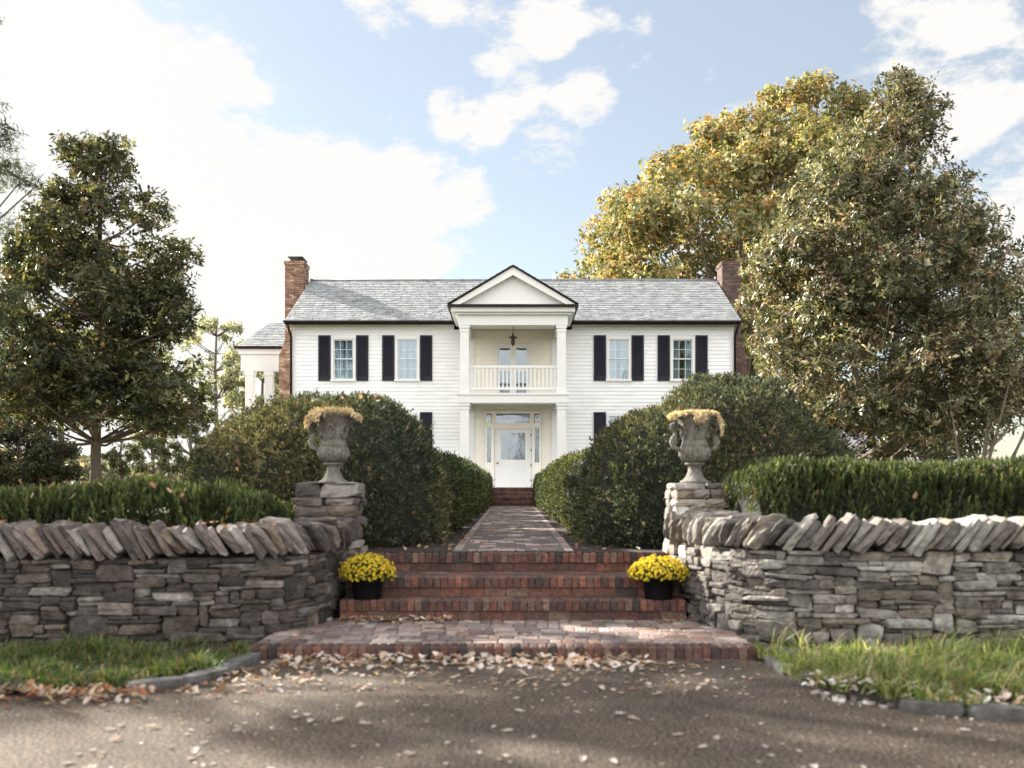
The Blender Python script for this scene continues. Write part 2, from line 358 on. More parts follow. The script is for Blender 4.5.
def stretch_row(mb, xa, xb, y0, y1, z0, z1, off_=0):
    x = xa-off_
    while x < xb-.01:
        a = max(x, xa); b = min(x+.205, xb)
        if b-a > .02: brick(mb, a+.004, b-.004, y0+random.uniform(-.003, .003), y1, z0+.004, z1-.004, bev=.004)
        x += .205
def lx(Y):   # inner faces of the two walls at depth Y
    def f(line):
        for (a, b) in zip(line, line[1:]):
            if a[1] >= Y >= b[1]: return a[0]+(b[0]-a[0])*(a[1]-Y)/(a[1]-b[1]+1e-9)
        return line[-1][0]
    return f(WL), f(WR)
st = thing('brick_steps', 'three broad red brick steps with worn bull-nosed edges climbing between the stone walls', 'steps', (0, 9, 0))
for (ya, yb, z0, z1, xs) in ((Y1, Y2, Z_LAND, Z1, 1.57), (Y2, Y3, Z1, Z2, 1.56), (Y3, Y3+.22, Z2, Z3+.002, 1.55)):
    mb = MB(); c = MB()
    c.box(-xs, xs, ya+.03, yb+.18, z0-.05, z1-.006, (.8, .8, .8)); c.build('mortar_bed', M['joint'], st)
    soldier_row(mb, -xs, xs, ya, ya+.20, z1-.098, z1)
    stretch_row(mb, -xs, xs, ya+.018, ya+.1, z0-.002, z1-.100, random.uniform(0, .2))
    x = -xs
    if yb-ya > .21 and ya < Y3:
        y = ya+.203
        while y < yb:
            stretch_row(mb, -xs, xs, y+.004, min(y+.096, yb+.02)-.004, z1-.06, z1+.003, random.uniform(0, .2)); y += .10
    mb.build('step', M['brick'], st)
# landing of pavers with a soldier kerb
ld = MB(); base = MB()
pts = [(-2.0, Y_LAND+.02), (1.84, Y_LAND+.02), (1.84, 8.2), (1.7, 8.7), (1.62, 9.2), (-1.65, 9.2), (-1.75, 8.8), (-1.98, 8.4)]
V = [(x, y, 0) for x, y in pts]+[(x, y, Z_LAND-.008) for x, y in pts]; n_ = len(pts)
base.add(V, [tuple(range(n_, 2*n_))]+[(i, (i+1) % n_, (i+1) % n_+n_, i+n_) for i in range(n_)])
struct(base.build('landing_bed', M['joint']))
y = Y_LAND+.2; row = 0
while y < 9.08:
    xa, xb = lx(max(y, 8.1)); xa = max(xa, -1.97)-.02; xb = min(xb, 1.82)+.02
    x = xa-random.uniform(0, .2)
    while x < xb:
        a = max(x, xa); b = min(x+.2, xb)
        if b-a > .03:
            if random.random() < .3 and b-a > .19:
                m_ = (a+b)/2
                for (p, q) in ((a, m_), (m_, b)): brick(ld, p+.004, q-.004, y+.005, y+.215, 0, Z_LAND+random.uniform(-.003, .004), PV, .008, .3)
            else:
                brick(ld, a+.004, b-.004, y+.005, y+.105, 0, Z_LAND+random.uniform(-.003, .004), PV, .008, .3); brick(ld, a+.004, b-.004, y+.115, y+.215, 0, Z_LAND+random.uniform(-.003, .004), PV, .008, .3) if random.random() < .45 else brick(ld, a+.004, b-.004, y+.108, y+.215, 0, Z_LAND+.002, PV, .008, .3)
        x += .2
    y += .22; row += 1
lo = struct(ld.build('landing_paving', M['paver']))
kb = MB(); soldier_row(kb, -1.98, 1.83, Y_LAND, Y_LAND+.198, -.02, Z_LAND+.004); struct(kb.build('landing_kerb', M['brick']))
# walkway
PW = [tuple(min(.5, q*1.3) for q in c_) for c_ in PV]
def hw(Y): return .62+(Y-10)*(.72-.62)/23
wk = MB(); wb = MB()
wb.add([(-.62, 10.1, .652), (.62, 10.1, .652), (.73, 33.1, .742), (-.73, 33.1, .742)], [(0, 1, 2, 3)]); struct(wb.build('walkway_bed', M['joint']))
y = Y3+.205
while y < 33.0:
    h_ = hw(y); zt = zg(y)+.012
    for sg in (-1, 1): brick(wk, sg*(h_-.095), sg*h_, y, y+.232, zt-.05, zt+.002, PW, .006, .3)
    x = -h_+.1-random.choice((0, .05, .1, .15))
    while x < h_-.1:
        wd_ = random.choice((.2, .2, .1)); a = max(x, -h_+.1); b = min(x+wd_, h_-.1)
        if b-a > .03: brick(wk, a+.006, b-.006, y+.007, y+.233, zt-.05, zt+random.uniform(-.003, .004), PW, .008, .4)
        x += wd_
    y += .24
struct(wk.build('walkway', M['paver']))

# ------------------------------------------------------------------ dry stone walls
STL = [(.062, .051, .045), (.043, .036, .033), (.080, .067, .060), (.032, .027, .025), (.066, .051, .041), (.080, .063, .049), (.12, .11, .10), (.048, .038, .034)]  # left stones darkened: shade of unseen trees put into their colour
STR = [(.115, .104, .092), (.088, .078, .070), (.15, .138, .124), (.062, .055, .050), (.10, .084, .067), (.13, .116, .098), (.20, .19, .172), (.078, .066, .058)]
class Path:
    def __init__(s, line, flip):
        s.p = [Vector((x, y, 0)) for x, y in line]; s.l = [0]
        for a, b in zip(s.p, s.p[1:]): s.l.append(s.l[-1]+(b-a).length)
        s.L = s.l[-1]; s.flip = flip
    def at(s, d):
        d = min(max(d, 0), s.L-1e-4)
        for i in range(len(s.p)-1):
            if s.l[i+1] > d: break
        t = (d-s.l[i])/(s.l[i+1]-s.l[i]); P = s.p[i].lerp(s.p[i+1], t)
        def dirn(j): 
            j = min(max(j, 0), len(s.p)-2); return (s.p[j+1]-s.p[j]).normalized()
        T = (dirn(i).lerp(dirn(i+1) if t > .5 else dirn(i-1), abs(t-.5))).normalized()
        Nn = Vector((T.y, -T.x, 0))*(-1 if s.flip else 1)
        if T.x*0+1: pass
        return P, T, Nn   # Nn outward (towards the road)
def rubble(mb, path, z0, z1, pal, cell=.05, ch=.043, s0=0, s1=None, depth=.11):
    s1 = s1 or path.L; nc = int((s1-s0)/cell); nr = int((z1-z0)/ch); occ = np.zeros((nr, nc), bool)
    for r in range(nr):
        c = 0
        while c < nc:
            if occ[r, c]: c += 1; continue
            k = random.random()
            if k < .08: w_, h_ = random.randint(4, 8), random.randint(3, 5)
            elif k < .52: w_, h_ = random.randint(3, 8), 2
            else: w_, h_ = random.randint(3, 9), 1
            if r < 3 and random.random() < .3: h_ = min(h_+1, 4); w_ += 2
            h_ = min(h_, nr-r); ww = 0
            while ww < w_ and c+ww < nc and not occ[r, c+ww]: ww += 1
            while h_ > 1 and occ[r:r+h_, c:c+ww].any(): h_ -= 1
            # avoid slivers
            if c+ww < nc and not occ[r, c+ww] and (c+ww+1 >= nc or occ[r, c+ww+1]): ww += 1
            h_ = max(1, h_)
            if occ[r:r+h_, c:c+ww].any(): h_ = 1
            occ[r:r+h_, c:c+ww] = True
            sm = s0+(c+ww/2)*cell; P, T, Nn = path.at(sm)
            z = z0+(r+h_/2)*ch; half = (ww*cell/2-.004+random.uniform(-.006, .002), depth/2, h_*ch/2-.0015)
            P = P+Nn*(random.uniform(-.045, .022)-depth/2); P.z = z+random.uniform(-.004, .004)
            col = tv(random.choice(pal), .22)
            if random.random() < .09: col = tuple(min(.5, q*1.9) for q in col)
            T2 = (T+Vector((0, 0, random.uniform(-.05, .05)))).normalized()
            mb.stone(P, half, T2, -Nn, T2.cross(Nn).normalized()*(1 if T2.cross(Nn).z > 0 else -1), jit=.21, rnd=.32, seg=4, tint=col, rough=.06)
            c += ww
def core(path, z0, z1, d0, d1, nm, par):
    mb = MB(); V = []; F = []; n = 40
    for i in range(n+1):
        P, T, Nn = path.at(path.L*i/n)
        for (d, z) in ((d0, z0), (d1, z0), (d1, z1), (d0, z1)): V.append((P.x-Nn.x*d, P.y-Nn.y*d, z))
    for i in range(n):
        for k in range(4): F.append((i*4+k, i*4+(k+1) % 4, i*4+4+(k+1) % 4, i*4+4+k))
    F += [(3, 2, 1, 0), (n*4, n*4+1, n*4+2, n*4+3)]
    mb.add(V, F); return mb.build(nm, M['mortar'], par)
for line, flip, pal, ztop, lean, lab in ((WL, False, STL, .985, -1, 'brown dry stone wall left of the brick steps, tree shade put into its colour, with slabs leaning left along its top'),
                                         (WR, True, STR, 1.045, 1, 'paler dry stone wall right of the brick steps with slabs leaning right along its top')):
    path = Path(line, flip)
    P, T, Nn = path.at(path.L-.2)
    if Nn.y > 0: path.flip = not path.flip
    t = thing('stone_wall', lab, 'wall', (line[4][0], line[4][1], 0))
    body = MB(); zc = ztop-.255
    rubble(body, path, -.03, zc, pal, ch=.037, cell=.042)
    body.build('wall_face', M['stone'], t)
    core(path, -.03, zc-.01, .06, .42, 'wall_core', t)
    s = .05
    while s < path.L-.05:
        th = random.uniform(.035, .078)
        P, T, Nn = path.at(s)
        side = T if T.x > 0 else -T
        if abs(T.y) > .8: side = -T if lean > 0 and T.y < 0 else T
        side = (T if lean > 0 else -T) if True else side
        # T runs from the steps outwards: right wall T.x>0, left wall T.x<0 ; tops lean outwards on both
        a = R(random.uniform(28, 44))
        out_ = T
        up = (Vector((0, 0, 1))*math.cos(a)+out_*math.sin(a)).normalized(); tt = (out_*math.cos(a)-Vector((0, 0, 1))*math.sin(a)).normalized()
        ln = random.uniform(.115, .17); zc2 = zc+.125+random.uniform(-.012, .014)
        c_ = P-Nn*(.16+random.uniform(-.03, .02)); c_.z = zc2
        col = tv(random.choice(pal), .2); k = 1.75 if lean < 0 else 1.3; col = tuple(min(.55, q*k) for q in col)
        if random.random() < .15: col = tuple(min(.55, q*1.35) for q in col)
        mb = MB(); mb.stone(c_, (th*.60, random.uniform(.17, .21), ln), tt, -Nn, up, jit=.22, rnd=.36, seg=4, tint=col, rough=.06)
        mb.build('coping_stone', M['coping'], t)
        s += th*1.22+.018

# ------------------------------------------------------------------ pillars
def pillar(x0, x1, y0, y1, z0, z1, pal, lab):
    t = thing('stone_pillar', lab, 'pillar', ((x0+x1)/2, (y0+y1)/2, z0)); mb = MB(); z = z0
    hs = []
    while z < z1-.13: h = random.choice((.075, .11, .14, .09)); hs.append(h); z += h
    hs.append(z1-z)
    z = z0
    for h in hs:
        for (ya, yb) in ((y0, y0+.34), (y0+.34, y1)):
            n = random.choice((2, 2, 3, 3)); cuts = [0]+sorted((i+random.uniform(-.22, .22))/n for i in range(1, n))+[1]
            for a, b in zip(cuts, cuts[1:]):
                xa = x0+(x1-x0)*a; xb = x0+(x1-x0)*b; o = random.uniform(-.045, .03)
                col = tuple(min(.55, q*1.9) for q in tv(random.choice(pal), .3))
                mb.stone(((xa+xb)/2+(o if a in (0,) or b == 1 else 0)*.6, (ya+yb)/2+o*.4, z+h/2), ((xb-xa)/2+.001, (yb-ya)/2, h/2+.001), jit=.20, rnd=.3, seg=4, tint=col, rough=.05)
        z += h
    mb.build('pillar_stones', M['coping'], t)
    c = MB(); c.box(x0+.05, x1-.05, y0+.05, y1-.05, z0, z1-.04); c.build('pillar_core', M['mortar'], t)
pillar(-2.10, -1.50, 9.55, 10.2, .25, 1.335, STL, 'square stacked fieldstone pillar under the urn on the left')
pillar(1.55, 2.06, 9.55, 10.2, .25, 1.335, STR, 'square stacked fieldstone pillar under the urn on the right')

# ------------------------------------------------------------------ urns
def urn(cx, cy, z, lab, handles, gad):
    t = thing('garden_urn', lab, 'urn', (cx, cy, z)); c = (cx, cy, z)
    mb = MB(); prof = [(.145, .0), (.148, .012), (.142, .022), (.118, .034), (.088, .065), (.068, .115), (.063, .155), (.070, .176), (.095, .186), (.100, .196), (.086, .206)]
    mb.lathe(prof, c, 40); mb.build('pedestal_foot', M['urn'], t)
    mb = MB()
    def mod(a, zz, i):
        if .215 < zz < .37: return .11*abs(math.cos(a*gad/2))-.06
        if .40 < zz < .62: return .060*math.cos(a*7+math.sin(zz*30)*.8)*math.sin((zz-.40)/.22*math.pi)
        return 0
    prof = [(.06, .205), (.10, .215), (.135, .24), (.152, .275), (.153, .31), (.145, .345), (.130, .372), (.137, .38), (.124, .392), (.120, .43), (.123, .48), (.131, .53), (.146, .58), (.168, .62), (.188, .648), (.196, .655), (.205, .665), (.205, .685), (.198, .70), (.185, .70), (.175, .66), (.01, .65)]
    mb.lathe(prof, c, 112, mod); 
    # raised ovals and swags on the bowl
    for k in range(6):
        a0 = k*math.pi/3+.5; ring = []
        for q in range(15):
            u = q/14*2*math.pi; aa = a0+.22*math.cos(u); zz = .51+.065*math.sin(u); rr = .128+.02*max(0, (zz-.5)/.08)+.006
            ring.append((cx+rr*math.cos(aa), cy+rr*math.sin(aa), z+zz))
        mb.tube(ring, .010, 6)
    mb.build('bowl', M['urn'], t)
    for sg in handles:
        mb = MB(); pts = [(.125, .33), (.165, .335), (.20, .36), (.215, .41), (.20, .45), (.178, .475), (.185, .515), (.215, .54), (.215, .575), (.185, .59), (.150, .575), (.14, .545)]
        mb.tube([(cx+sg*x*1.05, cy-.02*math.sin(i), z+zz) for i, (x, zz) in enumerate(pts)], [.018, .022, .026, .028, .024, .018, .02, .024, .024, .02, .016, .014], 10)
        mb.stone((cx+sg*.205, cy, z+.43), (.028, .025, .045), seg=4, rnd=.7); mb.build('handle', M['urn'], t)
    return t
UY = 9.88
urn(-1.775, UY, 1.335, 'tall weathered grey urn with fluted bowl and one handle, on the left pillar', (-1,), 20)
urn(1.795, UY, 1.335, 'tall verdigris urn with scroll handles topped by straw coloured fringe, on the right pillar', (-1, 1), 18)
# dried growth in the urns
def dried(cx, cy, z, lab, n, spread, cluster, drape, seed):
    r_ = np.random.default_rng(seed); P = []; D = []; Ls = []
    for k in range(n):
        a = r_.uniform(0, 2*math.pi); rr = .20*math.sqrt(r_.uniform(.0, 1.2)); 
        lump = .03*math.sin(a*5+seed)+.02*math.sin(a*9)
        P.append((cx+rr*math.cos(a), cy+rr*math.sin(a), z+.685+r_.uniform(-.01, .008+cluster*.8)*(1 if rr < .19 else .4)+max(0, lump)*cluster*14))
        o = np.array([math.cos(a), math.sin(a), 0])*r_.uniform(.2, 1.0)*(rr/.2); D.append(o+np.array([0, 0, r_.uniform(-.9 if rr > .17 else .1, .8)])+r_.normal(size=3)*.3); Ls.append(r_.uniform(.014, .036))
    for (a0, ln, wd) in drape:
        for k in range(420):
            a = a0+r_.normal()*wd; t = r_.uniform(0, 1); rr = .205+.05*math.sin(min(1, t*1.6)*math.pi/2)*(1+.6*wd)
            P.append((cx+rr*math.cos(a), cy+rr*math.sin(a), z+.71-t*ln*r_.uniform(.6, 1.0))); D.append(np.array([math.cos(a)*.5, math.sin(a)*.5, -1])+r_.normal(size=3)*.35); Ls.append(r_.uniform(.02, .05))
    P = np.array(P); D = np.array(D)
    col = pick([(.58, .47, .27), (.70, .60, .40), (.44, .27, .12), (.80, .73, .52), (.32, .18, .08)], [4, 4, 1.5, 3, 1], len(P))
    o = leaf_mesh('dried_plant', P, D, np.array(Ls), np.array(Ls)*.28, col, M['straw']); tag(o, lab, 'dried plant'); return o
dried(-1.775, UY, 1.335, 'cream dried flower heads spilling over the rim of the left urn', 3600, .2, .035, [(math.pi*1.12, .16, .20), (math.pi*1.3, .10, .15), (-.15, .08, .2)], 3)
dried(1.795, UY, 1.335, 'straw coloured dried fronds hanging over the rim of the right urn', 3000, .2, .008, [(-.25, .24, .16), (-1.5, .12, .10), (math.pi*1.15, .07, .2)], 5)

# ------------------------------------------------------------------ chrysanthemums in pots
def mum(cx, cy, z, rx, lab, seed, hgt):
    r_ = np.random.default_rng(seed); t = thing('potted_chrysanthemum', lab, 'potted plant', (cx, cy, z))
    mb = MB(); mb.lathe([(.120, 0), (.124, .005), (.150, .185), (.166, .188), (.170, .215), (.160, .220), (.152, .20), (.01, .19)], (cx, cy, z), 40); mb.build('pot', M['pot'], t)
    n = 460; P = []; Dv = []
    for i in range(n):
        ph = i*2.39996; v = 1-(i+.5)/n*1.28; v = max(-.28, v); rr = math.sqrt(max(0, 1-min(1, v*v)))
        d = np.array([rr*math.cos(ph), rr*math.sin(ph), v]); d += r_.normal(size=3)*.06
        sc = r_.uniform(.93, 1.03)
        P.append(np.array([cx+d[0]*rx*sc, cy+d[1]*rx*sc, z+.235+d[2]*hgt*sc])); Dv.append(d/np.linalg.norm(d))
    P = np.array(P); Dv = np.array(Dv)
    # each bloom: two whorls of petals around a slightly darker button
    PP = []; DD = []; LL = []; CC = []
    for p, d in zip(P, Dv):
        a = np.cross(d, [.2, .3, .9]); a /= np.linalg.norm(a); b = np.cross(d, a); s_ = r_.uniform(.8, 1.2); base_c = np.array([.78, .64, .06])*r_.uniform(.75, 1.12); base_c[1] *= r_.uniform(.9, 1.08)
        for k in range(9):
            an = k*2*math.pi/9; PP.append(p); DD.append(a*math.cos(an)+b*math.sin(an)+d*.35); LL.append(.018*s_); CC.append(base_c)
        for k in range(6):
            an = k*math.pi/3+.3; PP.append(p+d*.003); DD.append(a*math.cos(an)+b*math.sin(an)+d*1.3); LL.append(.012*s_); CC.append(base_c*np.array([.95, .9, .8]))
    leaf_mesh('flower_heads', np.array(PP), np.array(DD), np.array(LL), np.array(LL)*.62, np.clip(np.array(CC), 0, 1), M['petal'], t)
    n2 = 2600; d = unit(n2); d[:, 2] = np.abs(d[:, 2])*1.1-.3; rad = r_.uniform(.6, .97, size=(n2, 1)); Q = np.array([cx, cy, z+.235])+d*rad*np.array([rx, rx, hgt])
    leaf_mesh('foliage', Q, d+r_.normal(size=(n2, 3))*.5, .028, .016, pick([(.03, .06, .015), (.045, .075, .02)], [1, 1], n2), M['box'], t)
mum(-1.335, 9.17, Z1, .235, 'round yellow chrysanthemum with drooping blooms in a black pot by the left wall', 1, .165)
mum(1.335, 9.17, Z1, .255, 'dense flat-topped yellow chrysanthemum in a black pot by the right wall', 2, .145)

# ------------------------------------------------------------------ clipped shrubs
GP = [(0.087, 0.093, 0.049), (0.061, 0.070, 0.038), (0.123, 0.128, 0.070), (0.145, 0.116, 0.075), (0.041, 0.046, 0.026)]
GW = [4, 4, 3, 1, 2]
def blob_shrub(name, lobes, n, lab, cat, group, zbase, leaf=.05, pal=GP, gw=GW, lump=.075, upb=.5, asp=.36, power=2.3, parent_mat='box', freq=4.0):
    """lobes: (cx,cy,cz,rx,ry,rz). Tufts cover the outer skin of the union of the lobes."""
    t = thing(name, lab, cat, (lobes[0][0], lobes[0][1], zbase), group)
    Ls = np.array(lobes); area = np.array([(l[3]*l[4]+l[3]*l[5]+l[4]*l[5]) for l in lobes]); ar = area/area.sum()
    k = rng.choice(len(lobes), int(n*1.7), p=ar); d = unit(len(k))
    if power != 2.0:
        nd = (np.abs(d)**power).sum(1)**(1/power); e = d/nd[:, None]
    else: e = d
    P = Ls[k, :3]+e*Ls[k, 3:6]
    # lumps
    def lumpf(Q): return (np.sin(Q[:, 0]*freq+1.3)*np.sin(Q[:, 1]*freq*1.1+.7)*np.sin(Q[:, 2]*freq*1.2+2.1)+.6*np.sin(Q[:, 0]*freq*2.1+Q[:, 2]*freq*1.7)*np.sin(Q[:, 1]*freq*2.3+Q[:, 2]*2))
    P += d*(lumpf(P)*lump)[:, None]
    keep = P[:, 2] > zbase
    for j, l in enumerate(lobes):
        q = (P-np.array(l[:3]))/np.array(l[3:6]); inside = (np.abs(q)**power).sum(1) < .88**power
        keep &= ~(inside & (k != j))
    P = P[keep]; d = d[keep]; n_ = len(P)
    depth = rng.exponential(.05, size=(n_, 1)); P = P-d*depth+rng.normal(size=(n_, 3))*.012
    base_c = pick(pal, gw, n_, .28)
    pt_ = np.clip(np.sin(P[:, 0]*2.3+1)*np.sin(P[:, 1]*1.9)+np.sin(P[:, 2]*3.1+P[:, 0]*1.3)*.6+rng.normal(size=n_)*.35, -1, 1.2)[:, None]
    base_c = base_c*(1+pt_*np.array([.38, .25, .18]))      # patches of bronzed and fresh growth
    stray = rng.uniform(size=n_) < .014; P = P+d*(stray*rng.uniform(.03, .09, size=n_))[:, None]
    # several leaves per tuft
    m_ = 5; PP = np.repeat(P, m_, 0)+rng.normal(size=(n_*m_, 3))*leaf*.35; dd = np.repeat(d, m_, 0)+rng.normal(size=(n_*m_, 3))*.75+np.array([0, 0, upb])
    cl = np.repeat(base_c, m_, 0)*(1+rng.normal(size=(n_*m_, 1))*.2)
    Lf = leaf*rng.uniform(.6, 1.25, size=(n_*m_, 1))
    leaf_mesh('foliage', PP, dd, Lf, Lf*asp, np.clip(cl, .004, 1), M[parent_mat], t)
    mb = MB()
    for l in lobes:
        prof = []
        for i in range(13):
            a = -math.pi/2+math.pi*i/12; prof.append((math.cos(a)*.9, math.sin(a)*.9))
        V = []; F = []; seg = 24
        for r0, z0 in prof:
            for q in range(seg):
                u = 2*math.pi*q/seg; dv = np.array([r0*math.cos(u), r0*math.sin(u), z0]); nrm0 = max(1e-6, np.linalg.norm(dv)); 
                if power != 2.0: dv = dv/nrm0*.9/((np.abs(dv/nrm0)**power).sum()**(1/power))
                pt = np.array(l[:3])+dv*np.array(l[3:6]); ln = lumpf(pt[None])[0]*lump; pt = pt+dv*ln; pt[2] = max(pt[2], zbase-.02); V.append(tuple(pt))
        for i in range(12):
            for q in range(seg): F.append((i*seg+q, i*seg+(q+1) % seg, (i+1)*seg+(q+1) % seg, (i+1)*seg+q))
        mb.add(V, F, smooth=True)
    mb.build('dark_core', M['core'], t)  # solid dark core added to block the view between leaves
    return t
ZB = .65
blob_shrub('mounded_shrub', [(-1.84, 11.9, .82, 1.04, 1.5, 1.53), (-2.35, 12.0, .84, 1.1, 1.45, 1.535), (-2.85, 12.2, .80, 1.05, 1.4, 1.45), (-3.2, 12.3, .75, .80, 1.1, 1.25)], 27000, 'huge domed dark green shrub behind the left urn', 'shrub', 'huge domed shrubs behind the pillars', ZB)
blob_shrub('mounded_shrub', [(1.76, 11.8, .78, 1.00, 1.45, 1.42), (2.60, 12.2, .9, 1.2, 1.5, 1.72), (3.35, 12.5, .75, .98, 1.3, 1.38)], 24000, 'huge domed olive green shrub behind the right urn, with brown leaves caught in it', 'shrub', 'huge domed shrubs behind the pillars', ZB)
rows = [(-1, 14.6, 'nearest of the clipped upright shrubs lining the left side of the brick walk'), (-1, 18.2, 'second clipped upright shrub along the left side of the brick walk'), (-1, 21.8, 'third clipped upright shrub along the left side of the brick walk'), (-1, 25.4, 'fourth clipped upright shrub along the left side of the brick walk'), (-1, 29.0, 'fifth clipped upright shrub along the left side of the walk'), (-1, 31.9, 'last left-hand clipped shrub, beside the porch steps'),
        (1, 14.6, 'tall dark clipped shrub nearest the camera on the right side of the brick walk'), (1, 18.2, 'second clipped upright shrub along the right side of the brick walk'), (1, 21.8, 'third clipped upright shrub along the right side of the brick walk, sunlit on its left'), (1, 25.4, 'fourth clipped upright shrub along the right side of the walk, sunlit on its left'), (1, 29.0, 'fifth clipped upright shrub along the right side of the walk, sunlit on its left'), (1, 31.9, 'last right-hand clipped shrub, beside the porch steps')]
PG = [(.07, .082, .032), (.048, .058, .024), (.11, .12, .05), (.032, .038, .018)]
for sg, Y, lab in rows:
    hh = (1.82 if Y > 15 else 1.80)-.68; f = random.uniform(.97, 1.03)
    xi = .71 if Y < 30 else .68
    blob_shrub('clipped_shrub', [(sg*(xi+.50), Y, .66+hh*f*.5, .50, 1.62 if Y < 30 else 1.15, hh*f*.52)], 3200 if Y < 20 else 1900, lab, 'shrub', 'clipped shrubs lining the brick walk', zg(Y), leaf=.05 if Y < 20 else .06, pal=PG, gw=[3, 3, 3, 2], lump=.03, power=3.6, upb=.3)
# low hedges of upright shoots behind the walls
def shoot_hedge(x0, x1, y0, y1, ztop, lab, n, seed, wob):
    r_ = np.random.default_rng(seed); t = thing('low_hedge', lab, 'hedge', ((x0+x1)/2, (y0+y1)/2, .65))
    x = r_.uniform(x0, x1, n); y = y0+(y1-y0)*r_.uniform(0, 1, n)**1.3; endr = np.clip(np.minimum(x-x0, x1-x)/.4, 0, 1); fr = np.clip((y-y0)/.22, 0, 1)
    clump = np.sin(x*5.1+seed)*np.sin(y*6+1)*.5+np.sin(x*11.3)*.3+np.sin(x*2.3+y)*.5
    top = ztop-wob+wob*clump*.8-.16*(1-np.sqrt(endr))-.17*(1-np.sqrt(fr))+r_.normal(size=n)*.022
    low = r_.uniform(0, 1, n) < .55*(1-fr)+.1
    top = np.where(low, top-r_.uniform(.03, .38, n), top)
    Pt = []; Dt = []; Ct = []; Lt = []
    m_ = 13; lean = r_.normal(size=(n, 2))*.20; lean[:, 1] -= .28*(1-fr)
    base_c = pick([(0.056, 0.074, 0.025), (0.038, 0.052, 0.019), (0.095, 0.118, 0.038), (0.025, 0.034, 0.013), (0.112, 0.095, 0.039)], [4, 4, 2, 3, .4], n, .22)
    for k in range(m_):
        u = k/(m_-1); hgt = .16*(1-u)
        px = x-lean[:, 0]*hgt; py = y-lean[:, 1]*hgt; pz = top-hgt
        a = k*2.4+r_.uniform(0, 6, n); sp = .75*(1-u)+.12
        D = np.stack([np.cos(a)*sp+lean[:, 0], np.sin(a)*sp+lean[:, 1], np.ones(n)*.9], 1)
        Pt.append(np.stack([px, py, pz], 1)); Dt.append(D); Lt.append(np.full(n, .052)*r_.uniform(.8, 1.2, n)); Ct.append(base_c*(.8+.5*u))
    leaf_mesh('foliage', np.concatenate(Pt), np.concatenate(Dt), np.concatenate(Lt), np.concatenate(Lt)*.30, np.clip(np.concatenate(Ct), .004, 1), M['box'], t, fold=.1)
    mb = MB(); xa = x0+.12; nseg = 24; V = []; F = []
    for i in range(nseg+1):
        xx = xa+(x1-.12-xa)*i/nseg; zt = ztop-.24-wob*.8
        for (yy, zz) in ((y0+.16, .6), (y0+.12, zt-.12), (y0+.3, zt), (y1-.15, zt), (y1-.1, .6)): V.append((xx, yy+.02*math.sin(i*2.1), zz+.03*math.sin(i*1.7)))
    for i in range(nseg):
        for k in range(5): F.append((i*5+k, i*5+(k+1) % 5, i*5+5+(k+1) % 5, i*5+5+k))
    F += [(4, 3, 2, 1, 0), tuple(nseg*5+k for k in range(5))]
    mb.add(V, F); mb.build('dark_core', M['core'], t)  # solid dark core added so the hedge is not see-through
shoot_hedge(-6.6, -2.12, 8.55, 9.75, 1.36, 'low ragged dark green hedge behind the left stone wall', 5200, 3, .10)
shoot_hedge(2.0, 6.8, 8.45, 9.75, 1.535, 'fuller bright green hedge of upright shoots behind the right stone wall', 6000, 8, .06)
# leaves caught in hedges and mounds
LP = [(.33, .19, .11), (.42, .29, .19), (.22, .11, .07), (.46, .36, .25), (.30, .12, .06), (.38, .28, .13), (.40, .30, .22), (.28, .18, .12)]

def litter_leaf(mb, c, s, yaw, tilt, col):
    """a curled lobed dead leaf"""
    n = 9; a = random.uniform(.15, .5); V = [(0, 0, .1*s)]; ca, sa = math.cos(yaw), math.sin(yaw)
    out = [(1.0, 0), (.62, .35), (.72, .62), (.30, .40), (.05, .66), (-.2, .35), (-.62, .30), (-.8, 0)]
    pts = [(x, y) for x, y in out]+[(x, -y) for x, y in reversed(out[1:-1])]
    V = [(0, 0, 0)]+[(x*s, y*s, s*(a*(abs(y)**1.2)*1.6+a*.5*x*x)) for x, y in pts]
    ct, st_ = math.cos(tilt), math.sin(tilt); W = []
    for x, y, z in V:
        x, z = x*ct-z*st_, x*st_+z*ct; W.append((c[0]+x*ca-y*sa, c[1]+x*sa+y*ca, c[2]+z+.004+s*abs(st_)*.6))
    n = len(pts); mb.add(W, [(0, i+1, (i+1) % n+1) for i in range(n)], col, False)
def lcol(pale=.0):
    c = random.choice(LP); 
    if random.random() < pale: c = random.choice([(.62, .52, .45), (.55, .45, .38), (.60, .56, .52)])
    return tv(c, .25)
lit = MB()
def drift(n, fx, s0, s1, tl, pale=.3):
    for _ in range(n):
        x, y, z = fx(); litter_leaf(lit, (x, y, z), random.uniform(s0, s1), random.uniform(0, 6.28), random.uniform(-tl, tl), lcol(pale))
def g_(): return random.gauss(0, 1)
drift(420, lambda: ((lambda s: (random.uniform(-1.75, 1.0), Y_LAND-.03-s, random.uniform(0, .03) if s < .08 else 0))(abs(g_())*.30*(.3+.8*random.random()))), .026, .05, .7, .6)     # against the landing kerb
drift(60, lambda: (random.uniform(-1.75, 1.7), Y_LAND-.10-abs(g_())*.35, 0), .02, .038, .4, .5)
drift(800, lambda: (random.uniform(-6.5, -2.2), 6.08-abs(g_())*.13+random.uniform(-.02, .16), random.uniform(0, .06)), .022, .044, .8, .15)  # foot of left verge
drift(150, lambda: (-2.05+g_()*.30, 6.7+g_()*.35, random.uniform(0, .02)), .022, .04, .5, .3)
drift(90, lambda: (random.uniform(-1.55, -.55), Y1-.03-abs(g_())*.07, Z_LAND+random.uniform(0, .03)), .022, .042, .7, .3)   # foot of the bottom step
drift(22, lambda: (random.uniform(-1.2, 1.5), random.uniform(8.0, 9.0), Z_LAND), .02, .035, .3, .3)
